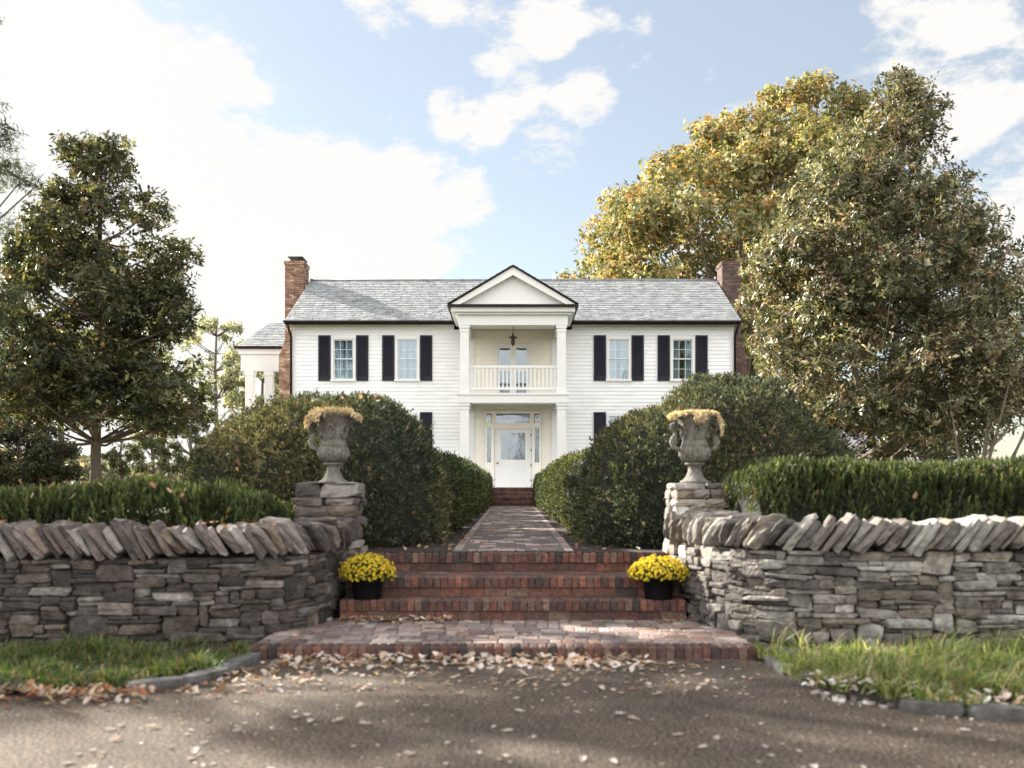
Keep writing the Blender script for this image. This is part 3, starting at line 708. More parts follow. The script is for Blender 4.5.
drift(22, lambda: (1.5+g_()*.12, 9.0+g_()*.08, Z_LAND), .022, .04, .5, .0)
drift(620, lambda: (random.uniform(1.8, 6), 0, .05) if False else ((lambda q: (1.88+q*4.2+g_()*.06, (6.15-.75*min(1, q*3.2))+abs(g_())*.30-.05, random.uniform(.03, .10)))(random.random())), .02, .04, .7, .75)
drift(160, lambda: (random.choice((-1, 1))*random.uniform(.55, 1.4), random.uniform(10.1, 14), .66), .02, .04, .6, .1)
drift(90, lambda: (random.uniform(-6, -2.3), random.uniform(8.2, 8.55), .66), .025, .045, .7, .1)
drift(70, lambda: (random.uniform(-6, -1.8), 8.05+random.uniform(.0, .35), .99+random.uniform(-.05, .02)), .022, .038, .9, .0)
drift(520, lambda: (lambda Y: (random.uniform(-.52, .52)*Y, Y, 0))(3.9+3.5*random.random()**.75), .005, .016, .3, .75)
drift(260, lambda: (random.uniform(-2.2, 1.3), 6.2+1.2*random.random(), 0), .012, .036, .5, .6)
lo = lit.build('fallen_leaves', M['litter']); lo['kind'] = 'stuff'; tag(lo, 'drifts of dry tan and rust fallen leaves against the kerb, verge and steps', 'leaves')
# leaves caught on hedges and mounds are one scatter of stuff too
lc = MB()
for _ in range(46): litter_leaf(lc, (random.uniform(-6, -2.4), random.uniform(8.5, 9.3), random.uniform(1.12, 1.34)), random.uniform(.025, .045), random.uniform(0, 6), random.uniform(-1.3, 1.3), lcol(.1))
for _ in range(24): litter_leaf(lc, (random.uniform(2.2, 6), random.uniform(8.42, 9.0), random.uniform(1.15, 1.5)), random.uniform(.025, .04), random.uniform(0, 6), random.uniform(-1.3, 1.3), lcol(.1))
for cx_, cy_, rx_, rz_ in ((-1.78, 11.9, 1.02, 1.47), (1.75, 11.8, 1.0, 1.3), (2.65, 12.3, 1.15, 1.62), (-2.75, 12.2, 1.02, 1.4)):
    for _ in range(22):
        a = random.uniform(math.pi*1.05, math.pi*1.95); e = random.uniform(-.1, 1.2)
        litter_leaf(lc, (cx_+rx_*math.cos(a)*math.cos(e)*1.03, cy_+1.47*math.sin(a)*math.cos(e)*1.03, .95+rz_*math.sin(e)), random.uniform(.025, .045), a, random.uniform(.6, 1.3), lcol(.1))
lo = lc.build('caught_leaves', M['litter']); lo['kind'] = 'stuff'; tag(lo, 'rust and tan fallen leaves caught on the hedges and domed shrubs', 'leaves')
# separate leaves lying on the drive
protos = []
for k in range(6):
    mb = MB(); litter_leaf(mb, (0, 0, 0), 1.0, 0, random.uniform(-.2, .3), lcol(1.0 if k < 4 else .2)); protos.append(mb)
first = {}
for i in range(150):
    while True:
        Y = 3.9+3.3*random.random()**.8; X = random.uniform(-.5, .5)*Y*.98
        if (-2.3 < X < 1.7 or Y < 5.3) and not (Y > 7.3): break
    k = random.randrange(6)
    if k not in first:
        o = protos[k].build('fallen_leaf', M['litter']); first[k] = o
    else: o = first[k].copy(); C.objects.link(o)
    s_ = random.choice((random.uniform(.012, .024), random.uniform(.02, .042))); o.location = (X, Y, 0.002); o.scale = (s_, s_, s_); o.rotation_euler = (0, 0, random.uniform(0, 6.28))
    tag(o, 'small pale dry leaf lying by itself on the dark driveway', 'leaf', 'single leaves scattered on the driveway')

# ------------------------------------------------------------------ grass on the verges and kerb stones
def inside(pt, poly):
    x, y = pt; c = False
    for i in range(len(poly)):
        (x1_, y1_), (x2_, y2_) = poly[i], poly[i-1]
        if (y1_ > y) != (y2_ > y) and x < (x2_-x1_)*(y-y1_)/(y2_-y1_)+x1_: c = not c
    return c
def grass(poly, xr, yr, tufts, lab, pal, gw, hgt, seed, dens):
    r_ = np.random.default_rng(seed); V = []; F = []; Cc = []; n = 0
    for _ in range(tufts):
        for __ in range(50):
            x = r_.uniform(*xr); y = r_.uniform(*yr)
            if inside((x, y), poly) and r_.uniform() < dens(x, y)*(.35+.65*(math.sin(x*6.1+y*3.3)*math.sin(y*7.7-x*2.1) > -.25)): break
        H = hgt*(.75+.5*math.sin(x*4.3+y*2)*math.sin(y*5+x*1.7))*r_.uniform(.5, 1.35); tl = r_.uniform(0, 6.28); 
        for b in range(r_.integers(7, 15)):
            a = r_.uniform(0, 6.28); h_ = H*r_.uniform(.6, 1.15); bend = r_.uniform(.25, 1.15)*h_; bx = x+r_.normal()*.022; by = y+r_.normal()*.022; wd = r_.uniform(.003, .0068)
            ax = math.cos(a)+.3*math.cos(tl); ay = math.sin(a)+.3*math.sin(tl)-.40; sx, sy = -math.sin(a+.6)*wd, math.cos(a+.6)*wd
            c = pal[r_.choice(len(pal), p=gw)]; k_ = r_.uniform(.75, 1.25); c = (c[0]*k_, c[1]*k_, c[2]*k_)
            prev = None
            for q, t in enumerate((0, .35, .7, 1.0)):
                px = bx+ax*bend*t*t; py = by+ay*bend*t*t; pz = .03+h_*(t-.38*t*t*bend/h_); ww = (1, .9, .6, .05)[q]
                V.append((px-sx*ww, py-sy*ww, pz)); V.append((px+sx*ww, py+sy*ww, pz)); Cc += [c, c]
                if q: F.append((n-2, n-1, n+1, n))
                n += 2
    mb = MB(); mb.v = V; mb.f = F; mb.c = Cc; mb.n = n; mb.sm = [False]*len(F)
    o = mb.build('verge_grass', M['grass']); o['kind'] = 'stuff'; tag(o, lab, 'grass')
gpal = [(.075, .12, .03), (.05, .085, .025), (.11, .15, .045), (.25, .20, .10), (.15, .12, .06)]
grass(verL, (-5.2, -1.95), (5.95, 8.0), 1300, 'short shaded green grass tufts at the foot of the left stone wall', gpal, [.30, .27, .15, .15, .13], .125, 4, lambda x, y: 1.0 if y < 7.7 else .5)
gpal_lit = [(.13, .18, .050), (.075, .11, .03), (.20, .26, .085), (.42, .37, .22), (.24, .19, .10)]  # right-hand tones lightened: sunlight put into the blade colour
grass(verR, (1.8, 5.0), (5.2, 7.8), 1700, 'long green and straw grass, sunlight put into its colour, at the foot of the right stone wall', gpal_lit, [.24, .17, .24, .22, .13], .225, 9, lambda x, y: (.12 if y > 7.45 else 1.0 if y > 5.9-.35*min(1, max(0, (x-2.2)/.8))+.12*math.sin(x*7) else .3))
ksp = [((-2.42, 6.28), (-2.12, 6.45), 'pale kerb stone at the outer end of the left verge edging'), ((-2.12, 6.47), (-1.97, 6.85), 'long blue grey kerb stone in the middle of the left verge edging'), ((-1.97, 6.88), (-1.93, 7.42), 'blue grey kerb stone of the left verge, touching the brick landing'),
       ((1.88, 7.3), (1.9, 6.85), 'rough kerb stone of the right verge nearest the brick landing'), ((1.92, 6.75), (2.02, 6.3), 'rough pale kerb stone half buried at the corner of the right verge'), ((2.55, 5.60), (2.85, 5.54), 'flat dark kerb stone along the right verge, further right'), ((2.24, 5.76), (2.52, 5.62), 'flat dark kerb stone along the right verge, left of its neighbour')]
for a, b, lab in ksp:
    A = Vector((*a, .012)); B = Vector((*b, .012)); T = (B-A).normalized(); mb = MB()
    mb.stone((A+B)/2+Vector((0, 0, .012)), ((B-A).length/2, .06, .042), T, Vector((-T.y, T.x, 0)), Vector((0, 0, 1)), jit=.12, rnd=.3, seg=5, rough=.02)
    o = mb.build('kerb_stone', M['kerb']); tag(o, lab, 'kerb stone', 'kerb stones edging the grass verges')
mb = MB()
for _ in range(900):
    q = random.random(); x = 1.9+q*4+g_()*.05; y = 6.25-.75*min(1, q*3)+g_()*.12-.05; s_ = random.uniform(.006, .018)
    mb.stone((x, y, s_*.5), (s_, s_*.9, s_*.6), seg=1, jit=.3, tint=tv(random.choice([(.45, .40, .36), (.3, .27, .24), (.55, .52, .48)]), .2))
o = mb.build('gravel', M['stone']); o['kind'] = 'stuff'; tag(o, 'pale gravel washed out along the edge of the right verge', 'gravel')

# ------------------------------------------------------------------ the house
YH, YP, YB = 37.0, 34.0, 37.0          # main wall, portico front, recessed porch wall
FLZ, F2Z = 1.36, 4.55
house = thing('house', 'white clapboard two-storey house with grey slate roof, central portico and navy shutters', 'house', (0, 41, .7))
DEEP = 45.6; HX = 8.15; EZ = 7.42
wins = []
for cx in (-6.27, -3.91, 3.91, 6.27):
    for (zb, zt) in ((5.33, 6.92), (2.42, 4.08)): wins.append((cx, zb, zt))
openings = [(cx-.45, cx+.45, zb, zt) for cx, zb, zt in wins]+[(-1.5, 1.5, .0, 7.22)]
def clap(mb, x0, x1, z0, z1, fixed, opens, axis='x', sgn=-1, row=.137, lap=.016):
    """lapped boards; faces look along sgn*y (axis x) or sgn*x (axis y)"""
    z = z0
    while z < z1-1e-4:
        zt = min(z+row, z1)
        cuts = sorted({z, zt}|{q for o in opens for q in (o[2], o[3]) if z < q < zt})
        for a, b in zip(cuts, cuts[1:]):
            iv = [(x0, x1)]
            for o in opens:
                if o[2] <= a+1e-6 and o[3] >= b-1e-6:
                    nv = []
                    for p, q in iv:
                        if o[1] <= p or o[0] >= q: nv.append((p, q)); continue
                        if o[0] > p: nv.append((p, o[0]))
                        if o[1] < q: nv.append((o[1], q))
                    iv = nv
            for p, q in iv:
                da = lap*(1-(a-z)/row); db = lap*(1-(b-z)/row)
                def pt(u, zz, d): return (u, fixed+sgn*d, zz) if axis == 'x' else (fixed+sgn*d, u, zz)
                V = [pt(p, a, da), pt(q, a, da), pt(q, b, db), pt(p, b, db)]
                if a == z: V += [pt(p, a, 0), pt(q, a, 0)]
                fc = [(0, 1, 2, 3)]+([(4, 5, 1, 0)] if a == z else [])
                if (sgn > 0 and axis == 'x') or (sgn < 0 and axis == 'y'): fc = [tuple(reversed(f)) for f in fc]
                mb.add(V, fc)
        z = zt
mb = MB(); clap(mb, -HX+.12, HX-.12, .95, EZ-.22, YH, openings); mb.build('front_wall', M['siding'], house)
mb = MB(); clap(mb, YH+.02, DEEP, .95, EZ, -HX, [], 'y', -1); clap(mb, YH+.02, DEEP, .95, EZ, HX, [], 'y', 1); clap(mb, -HX, HX, .95, EZ, DEEP, [], 'x', 1); mb.build('side_walls', M['siding'], house)
# gable triangles
YR, RZ = 41.3, 9.92
for s_ in (-1, 1):
    mb = MB(); xx = s_*(HX-.02); mb.add([(xx, YH, EZ), (xx, DEEP, EZ), (xx, YR, RZ-.1), (xx-s_*.1, YH, EZ), (xx-s_*.1, DEEP, EZ), (xx-s_*.1, YR, RZ-.1)], [(0, 1, 2), (5, 4, 3), (0, 3, 4, 1), (1, 4, 5, 2), (2, 5, 3, 0)]); mb.build('gable_wall', M['siding'], house)
for s_ in (-1, 1):
    mb = MB(); mb.box(s_*(HX-.12), s_*(HX+.01), YH-.03, YH+.12, .95, EZ-.22); mb.build('corner_board', M['white'], house)
    mb = MB(); mb.box(s_*1.42, s_*1.80, YH-.035, YH+.02, 1.36, EZ-.22); mb.build('pilaster', M['white'], house)
mb = MB(); mb.box(-HX-.02, -2.18, YH-.045, YH+.05, EZ-.22, EZ-.03); mb.build('frieze_board', M['white'], house); mb = MB(); mb.box(2.18, HX+.02, YH-.045, YH+.05, EZ-.22, EZ-.03); mb.build('frieze_board', M['white'], house)
mb = MB(); mb.box(-HX-.25, -2.18, YH-.36, YH-.05, EZ-.055, EZ-.02); mb.build('soffit', M['white'], house); mb = MB(); mb.box(2.18, HX+.25, YH-.36, YH-.05, EZ-.055, EZ-.02); mb.build('soffit', M['white'], house)
mb = MB(); mb.box(-HX, -1.8, YH+.02, DEEP-.05, .5, .95); mb.box(1.8, HX, YH+.02, DEEP-.05, .5, .95); mb.build('foundation', M['chimney'], house)
# slate roofs
SLC = [(.255, .267, .27), (.232, .245, .25), (.272, .284, .284), (.22, .229, .238), (.25, .262, .264), (.29, .295, .292)]
def slates(mb, x0f, x1f, y0, z0, y1, z1, row=.235, wd=.30, along='x'):
    """courses from the eave (y0,z0) up to the ridge (y1,z1); x0f,x1f give the ends at t"""
    Ln = math.hypot(y1-y0, z1-z0); n = int(Ln/row); dy, dz = (y1-y0)/Ln, (z1-z0)/Ln; ny, nz = -dz, dy
    if nz < 0: ny, nz = -ny, -nz
    for r in range(n+1):
        a = r*row; b = min(a+row*1.12, Ln); t = a/Ln; xa, xb = x0f(t), x1f(t); x = xa-random.uniform(0, wd)
        while x < xb:
            w2 = wd*random.uniform(.75, 1.3); p, q = max(x, xa), min(x+w2, xb)
            if q-p > .02:
                j = random.uniform(-.022, .022); aa = a+j; up_ = .022+random.uniform(0, .010); dn = .004; g2 = .006
                def P3(xx, s2, h): 
                    yy, zz = y0+dy*s2+ny*h, z0+dz*s2+nz*h
                    return (xx, yy, zz) if along == 'x' else (yy, xx, zz)
                V = [P3(p+g2, aa, up_), P3(q-g2, aa, up_), P3(q-g2, b, dn), P3(p+g2, b, dn), P3(p+g2, aa, -.01), P3(q-g2, aa, -.01)]
                col = tv(random.choice(SLC), .10)
                f = [(0, 1, 2, 3), (4, 5, 1, 0), (4, 0, 3), (1, 5, 2)]
                mb.add(V, f, col)
            x += w2
RX = HX+.22
def main_face(): 
    mb = MB(); slates(mb, lambda t: -RX, lambda t: RX, YH-.42, EZ+.02, YR, RZ); slates(mb, lambda t: -RX, lambda t: RX, 2*YR-YH+.42, EZ+.02, YR, RZ)
    return mb
main_face().build('roof', M['slate'], house)
mb = MB()
for s1_, s2_ in ((YH-.40, YR), (2*YR-YH+.40, YR)):
    mb.add([(-RX+.01, s1_, EZ-.02), (RX-.01, s1_, EZ-.02), (RX-.01, s2_, RZ-.03), (-RX+.01, s2_, RZ-.03), (-RX+.01, s1_, EZ-.10), (RX-.01, s1_, EZ-.10), (RX-.01, s2_, RZ-.12), (-RX+.01, s2_, RZ-.12)], [(0, 1, 2, 3), (4, 7, 6, 5), (0, 4, 5, 1), (1, 5, 6, 2), (0, 3, 7, 4)])
mb.build('roof_deck', M['copper'], house)
mb = MB(); mb.tube([(-RX, YR, RZ+.02), (RX, YR, RZ+.02)], .05, 8, (.2, .21, .225)); mb.build('ridge_cap', M['slate'], house)
mb = MB(); mb.box(-RX-.02, -2.22, YH-.52, YH-.40, EZ-.03, EZ+.045); mb.build('gutter', M['copper'], house)
mb = MB(); mb.box(2.22, RX+.02, YH-.52, YH-.40, EZ-.03, EZ+.045); mb.build('gutter', M['copper'], house)
for s_ in (-1, 1):
    mb = MB(); mb.tube([(s_*(HX+.12), YH-.42, EZ-.02), (s_*(HX+.08), YH-.30, EZ-.25), (s_*(HX+.04), YH-.10, EZ-.5), (s_*(HX+.04), YH-.08, .75)], .045, 8); mb.build('downspout', M['copper'], house)
# windows with frame, sashes, muntins, glass, curtains and the dim room behind
def sash(mb, x0, x1, z0, z1, y, st_=.035, cols=3, rws=2, mt=.014):
    mb.box(x0, x0+st_, y, y+.035, z0, z1); mb.box(x1-st_, x1, y, y+.035, z0, z1); mb.box(x0+st_, x1-st_, y+.001, y+.034, z0, z0+st_); mb.box(x0+st_, x1-st_, y+.001, y+.034, z1-st_, z1)
    for k in range(1, cols): xx = x0+(x1-x0)*k/cols; mb.box(xx-mt/2, xx+mt/2, y+.008, y+.028, z0+st_, z1-st_)
    for k in range(1, rws): zz = z0+(z1-z0)*k/rws; mb.box(x0+st_, x1-st_, y+.010, y+.026, zz-mt/2, zz+mt/2)
for cx, zb, zt in wins:
    x0, x1 = cx-.45, cx+.45; mb = MB()
    fw = .085
    mb.box(x0, x0+fw, YH-.045, YH+.10, zb, zt); mb.box(x1-fw, x1, YH-.045, YH+.10, zb, zt); mb.box(x0+fw, x1-fw, YH-.043, YH+.10, zt-fw, zt); mb.box(x0-.03, x1+.03, YH-.075, YH+.10, zb-.045, zb+.03)
    wf = mb.build('window', M['white'], house)
    sb = MB(); zm = (zb+zt)/2; sash(sb, x0+fw, x1-fw, zm-.02, zt-fw, YH+.005); sash(sb, x0+fw, x1-fw, zb+.03, zm+.02, YH+.045); sb.build('sash', M['white'], wf)
    gb = MB(); gb.box(x0+fw+.01, x1-fw-.01, YH+.019, YH+.023, zm, zt-fw-.01); gb.box(x0+fw+.01, x1-fw-.01, YH+.060, YH+.064, zb+.04, zm-.005); gb.build('pane', M['glass'], wf)
    cb = MB(); half = (x1-x0)/2-fw
    for s_ in (-1, 1):
        V = []; F = []; gapv = {-6.27: .02, -3.91: .02, 3.91: .05, 6.27: .09}[cx]; n = 26
        for i in range(n+1):
            u = i/n; xx = cx+s_*(gapv+(half-gapv)*u); dy = .02*math.sin(u*20+s_); V += [(xx, YH+.16+dy, zb+.06), (xx, YH+.16+dy*.7, zt-.06)]
        for i in range(n): F.append((2*i, 2*i+2, 2*i+3, 2*i+1))
        cb.add(V, F, smooth=True)
    cb.build('curtain', M['curtain'] if cx < 0 else M['curtain'], wf)
    rb = MB(); rb.add([(x0-.3, YH+.11, zb-.2), (x1+.3, YH+.11, zb-.2), (x1+.3, YH+1.5, zb-.2), (x0-.3, YH+1.5, zb-.2), (x0-.3, YH+.11, zt+.2), (x1+.3, YH+.11, zt+.2), (x1+.3, YH+1.5, zt+.2), (x0-.3, YH+1.5, zt+.2)], [(0, 1, 2, 3), (7, 6, 5, 4), (3, 2, 6, 7), (0, 3, 7, 4), (2, 1, 5, 6)]); rb.build('room_recess', M['interior'], wf)
    for s_ in (-1, 1):
        sc = cx+s_*.70; mb = MB(); a, b = sc-.225, sc+.225; z0, z1 = zb-.02, zt+.07; y = YH-.06
        mb.box(a, a+.06, y, y+.04, z0, z1); mb.box(b-.06, b, y, y+.04, z0, z1); mb.box(a+.06, b-.06, y+.001, y+.039, z0, z0+.16); mb.box(a+.06, b-.06, y+.001, y+.039, z1-.07, z1)
        zz = z0+.17
        while zz < z1-.08:     # louvres
            mb.add([(a+.06, y+.008, zz), (b-.06, y+.008, zz), (b-.06, y+.034, zz+.045), (a+.06, y+.034, zz+.045)], [(0, 1, 2, 3)]); zz += .038
        mb.add([(a+.06, y+.036, z0+.16), (b-.06, y+.036, z0+.16), (b-.06, y+.036, z1-.07), (a+.06, y+.036, z1-.07)], [(0, 1, 2, 3)])
        mb.build('shutter', M['shutter'], house)
# portico
PX = 1.65
for s_ in (-1, 1):
    for (z0, z1) in ((FLZ, 4.235), (4.57, 6.88)):
        mb = MB(); cx = s_*PX
        mb.box(cx-.15, cx+.15, YP+.02, YP+.32, z0, z1-.001)
        mb.box(cx-.175, cx+.175, YP-.005, YP+.345, z0, z0+.16); mb.box(cx-.165, cx+.165, YP+.005, YP+.335, z1-.22, z1-.16); mb.box(cx-.18, cx+.18, YP-.01, YP+.35, z1-.10, z1-.0015)
        mb.build('column', M['white'], house)
mb = MB(); mb.box(-1.86, 1.86, YP-.03, YP+.37, 4.235, 4.50); mb.box(-1.90, 1.90, YP-.06, YP+.40, 4.50, 4.568); mb.box(-1.80, -1.52, YP+.37, YH-.04, 4.24, 4.50); mb.box(1.52, 1.80, YP+.37, YH-.04, 4.24, 4.50); mb.build('balcony_beam', M['white'], house)
mb = MB(); mb.box(-1.84, 1.84, YP+.41, YB-.06, 4.42, 4.549); mb.build('balcony_floor', M['cream'], house)
mb = MB(); mb.box(-1.5, 1.5, YP+.37, YB-.06, 7.20, 7.24); mb.build('porch_ceiling', M['cream'], house)
mb = MB(); mb.box(-1.86, 1.86, YP-.02, YP+.36, 6.88, 7.22); mb.box(-1.80, -1.52, YP+.36, YH-.05, 6.89, 7.22); mb.box(1.52, 1.80, YP+.36, YH-.05, 6.89, 7.22); mb.build('entablature', M['white'], house)
mb = MB(); mb.box(-1.98, 1.98, YP-.12, YH-.05, 7.222, 7.30); mb.box(-2.10, 2.10, YP-.22, YH-.05, 7.30, 7.455); mb.build('cornice', M['white'], house)
mb = MB(); mb.box(-2.21, 2.21, YP-.34, YP-.21, 7.455, 7.53); mb.box(-2.21, -2.10, YP-.21, YH-.40, 7.455, 7.53); mb.box(2.10, 2.21, YP-.21, YH-.40, 7.455, 7.53); mb.build('gutter', M['copper'], house)
AZ = 8.83
mb = MB(); mb.prism([(-1.95, 7.46), (1.95, 7.46), (0, 8.70)], YP-.02, YP+.05); mb.build('tympanum', M['white'], house)
mb = MB()
for s_ in (-1, 1): mb.prism([(s_*2.12, 7.535), (s_*1.80, 7.535), (0, AZ-.30), (0, AZ-.03)][::(1 if s_ < 0 else -1)], YP-.26, YP+.02)
mb.build('raking_cornice', M['white'], house)
mb = MB()
for s_ in (-1, 1): mb.prism([(s_*2.20, 7.52), (0, AZ-.012), (0, AZ+.035), (s_*2.22, 7.56)][::(1 if s_ > 0 else -1)], YP-.33, YR-.6)
mb.build('pediment_roof_edge', M['copper'], house)
mb = MB()
for s_ in (-1, 1): slates(mb, lambda t: YP-.30, lambda t: YH+2.3, s_*2.19, 7.565, 0, AZ+.035, along='y')
mb.build('pediment_roof', M['slate'], house)
# recess walls
KS = .932
mb = MB(); clap(mb, -1.5, 1.5, FLZ, 4.42, YB, [(-1.06, 1.06, 0, 4.19)]); clap(mb, -1.5, 1.5, F2Z, 7.2, YB, [(-.64, .64, 0, 6.66)]); mb.build('porch_wall', M['cream'], house)
mb = MB(); mb.box(-1.88, 1.88, YP-.06, YB-.02, FLZ-.06, FLZ); mb.build('porch_floor', M['chimney'], house)
mb = MB(); mb.box(-1.84, 1.84, YP-.02, YH+.02, .6, FLZ-.061); mb.build('porch_base', M['mortar'], house)
porch_before = set(C.objects)
# front door with side lights and transom
fd = MB(); y = YB-.05
fd.box(-1.13, -.80, y, YB+.05, FLZ, FLZ+1.0); fd.box(.80, 1.13, y, YB+.05, FLZ, FLZ+1.0)
for s_ in (-1, 1):
    fd.box(s_*1.13, s_*1.04, y+.001, YB+.05, FLZ+1.0, 4.41); fd.box(s_*.86, s_*.76, y-.012, YB+.05, FLZ, 3.90); fd.box(s_*.84, s_*.66, y-.010, YB+.05, 3.90, 4.41)
    fd.box(s_*1.04, s_*.86, y+.002, YB+.05, 3.75, 3.95); fd.box(s_*1.04, s_*.84, y+.002, YB+.05, 4.30, 4.41); fd.box(s_*.80, s_*.74, y+.002, YB+.05, FLZ, 3.70)
fd.box(-.76, .76, y+.003, YB+.05, 3.70, 3.90); fd.box(-.66, .66, y+.003, YB+.05, 4.30, 4.41)
fd.box(-.66, .66, y+.004, YB+.05, 3.90, 3.93)
fd.build('door_surround', M['cream'], house)
mb = MB(); a = -.735; b = .735; z0, z1 = FLZ+.02, 3.69; yy = YB-.02
mb.box(a, -.48, yy, yy+.045, z0, z1); mb.box(.48, b, yy, yy+.045, z0, z1); mb.box(-.48, .48, yy+.001, yy+.044, 3.54, z1); mb.box(-.48, .48, yy+.001, yy+.044, 2.20, 2.47); mb.box(-.48, .48, yy+.001, yy+.044, z0, z0+.18); mb.box(-.05, .05, yy+.002, yy+.043, z0+.18, 2.20)
mb.box(-.48, .48, yy+.02, yy+.03, z0+.18, 2.20)
dr = mb.build('front_door', M['white'], house)
mb = MB(); mb.box(-.48, .48, yy+.02, yy+.026, 2.47, 3.54); mb.build('pane', M['glass'], dr)
mb = MB(); mb.tube([(-.61, yy, 2.33), (-.61, yy-.05, 2.33)], .022, 8); mb.tube([(-.61, yy-.05, 2.33), (-.61, yy-.09, 2.33)], [.035, .03], 10); mb.build('door_knob', M['iron'], dr)
for zz in (3.45, 2.85, 2.25, 1.65): mb = MB(); mb.box(.70, .755, yy-.012, yy+.0, zz-.05, zz+.05); mb.build('hinge', M['iron'], dr)
mb = MB(); mb.box(-.66, .66, YB-.01, YB-.005, 3.93, 4.30); mb.build('transom_pane', M['glass'], house)
for s_ in (-1, 1):
    mb = MB(); mb.box(s_*.86, s_*1.04, YB-.01, YB-.005, FLZ+1.0, 3.75); mb.build('side_pane', M['glass'], house)
    mb = MB(); mb.box(s_*.86, s_*1.04, YB-.01, YB-.005, 3.95, 4.30); mb.build('transom_pane', M['glass'], house)
mb = MB(); mb.add([(-1.2, YB+.06, FLZ), (1.2, YB+.06, FLZ), (1.2, YB+3, FLZ), (-1.2, YB+3, FLZ), (-1.2, YB+.06, 4.4), (1.2, YB+.06, 4.4), (1.2, YB+3, 4.4), (-1.2, YB+3, 4.4)], [(0, 1, 2, 3), (7, 6, 5, 4), (3, 2, 6, 7), (0, 3, 7, 4), (2, 1, 5, 6)]); mb.build('hall_recess', M['interior'], house)
# balcony door: two glazed leaves
for s_ in (-1, 1):
    mb = MB(); a, b = sorted((0, s_*.62)); z0, z1 = F2Z+.02, 7.0; ga, gb2 = sorted((s_*.13, s_*.53))
    mb.box(a, ga, yy, yy+.045, z0, z1); mb.box(gb2, b, yy, yy+.045, z0, z1); mb.box(ga, gb2, yy+.001, yy+.044, 6.90, z1); mb.box(ga, gb2, yy+.001, yy+.044, 5.98, 6.14); mb.box(ga, gb2, yy+.001, yy+.044, z0, z0+.22)
    bd = mb.build('balcony_door', M['white'], house)
    gm = MB(); gm.box(ga, gb2, yy+.02, yy+.026, 6.14, 6.90); gm.box(ga, gb2, yy+.02, yy+.026, z0+.22, 5.98); gm.build('pane', M['glass'], bd)
    mb = MB(); mb.box(s_*.62, s_*.71, YB-.05, YB+.04, F2Z, 7.08); mb.build('door_frame', M['white'], house)
mb = MB(); mb.box(-.62, .62, YB-.048, YB+.04, 7.0, 7.08); mb.build('door_frame', M['white'], house)
mb = MB(); mb.add([(-.7, YB+.05, F2Z), (.7, YB+.05, F2Z), (.7, YB+2, F2Z), (-.7, YB+2, F2Z), (-.7, YB+.05, 7.1), (.7, YB+.05, 7.1), (.7, YB+2, 7.1), (-.7, YB+2, 7.1)], [(0, 1, 2, 3), (7, 6, 5, 4), (3, 2, 6, 7), (0, 3, 7, 4), (2, 1, 5, 6)]); mb.build('hall_recess', M['interior'], house)
for o in set(C.objects)-porch_before:
    for v in o.data.vertices: v.co.x *= KS; v.co.z = EYE+(v.co.z-EYE)*KS
    o.data.update()
# balustrade
mb = MB(); mb.box(-1.5, 1.5, YP+.13, YP+.21, 5.44, 5.52); mb.box(-1.5, 1.5, YP+.14, YP+.20, 4.70, 4.77)
bl = mb.build('balustrade', M['white'], house)
n = 22
for i in range(n):
    x = -1.5+3.0*(i+.5)/n
    if i == 0:
        m0 = MB(); m0.box(x-.021, x+.021, YP+.149, YP+.191, 4.77, 5.44); b0 = m0.build('baluster', M['white'], bl)
    else: o = b0.copy(); C.objects.link(o); o.parent = bl; o.location.x = (x+1.5-3.0*.5/n)
# porch steps of brick
for i in range(4):
    z1 = .735+(FLZ-.06-.735)*(i+1)/4+.06*(i+1)/4; ya = 33.0+i*.27; mb = MB()
    x = -.98
    mb.box(-.97, .97, ya+.02, YP-.03, .7, z1-.02, (.1, .05, .04))
    soldier_row(mb, -1.0, 1.0, ya, ya+.25, z1-.085, z1); stretch_row(mb, -1.0, 1.0, ya+.015, ya+.1, z1-.16, z1-.088, .1)
    mb.build('porch_step', M['brick'], house)
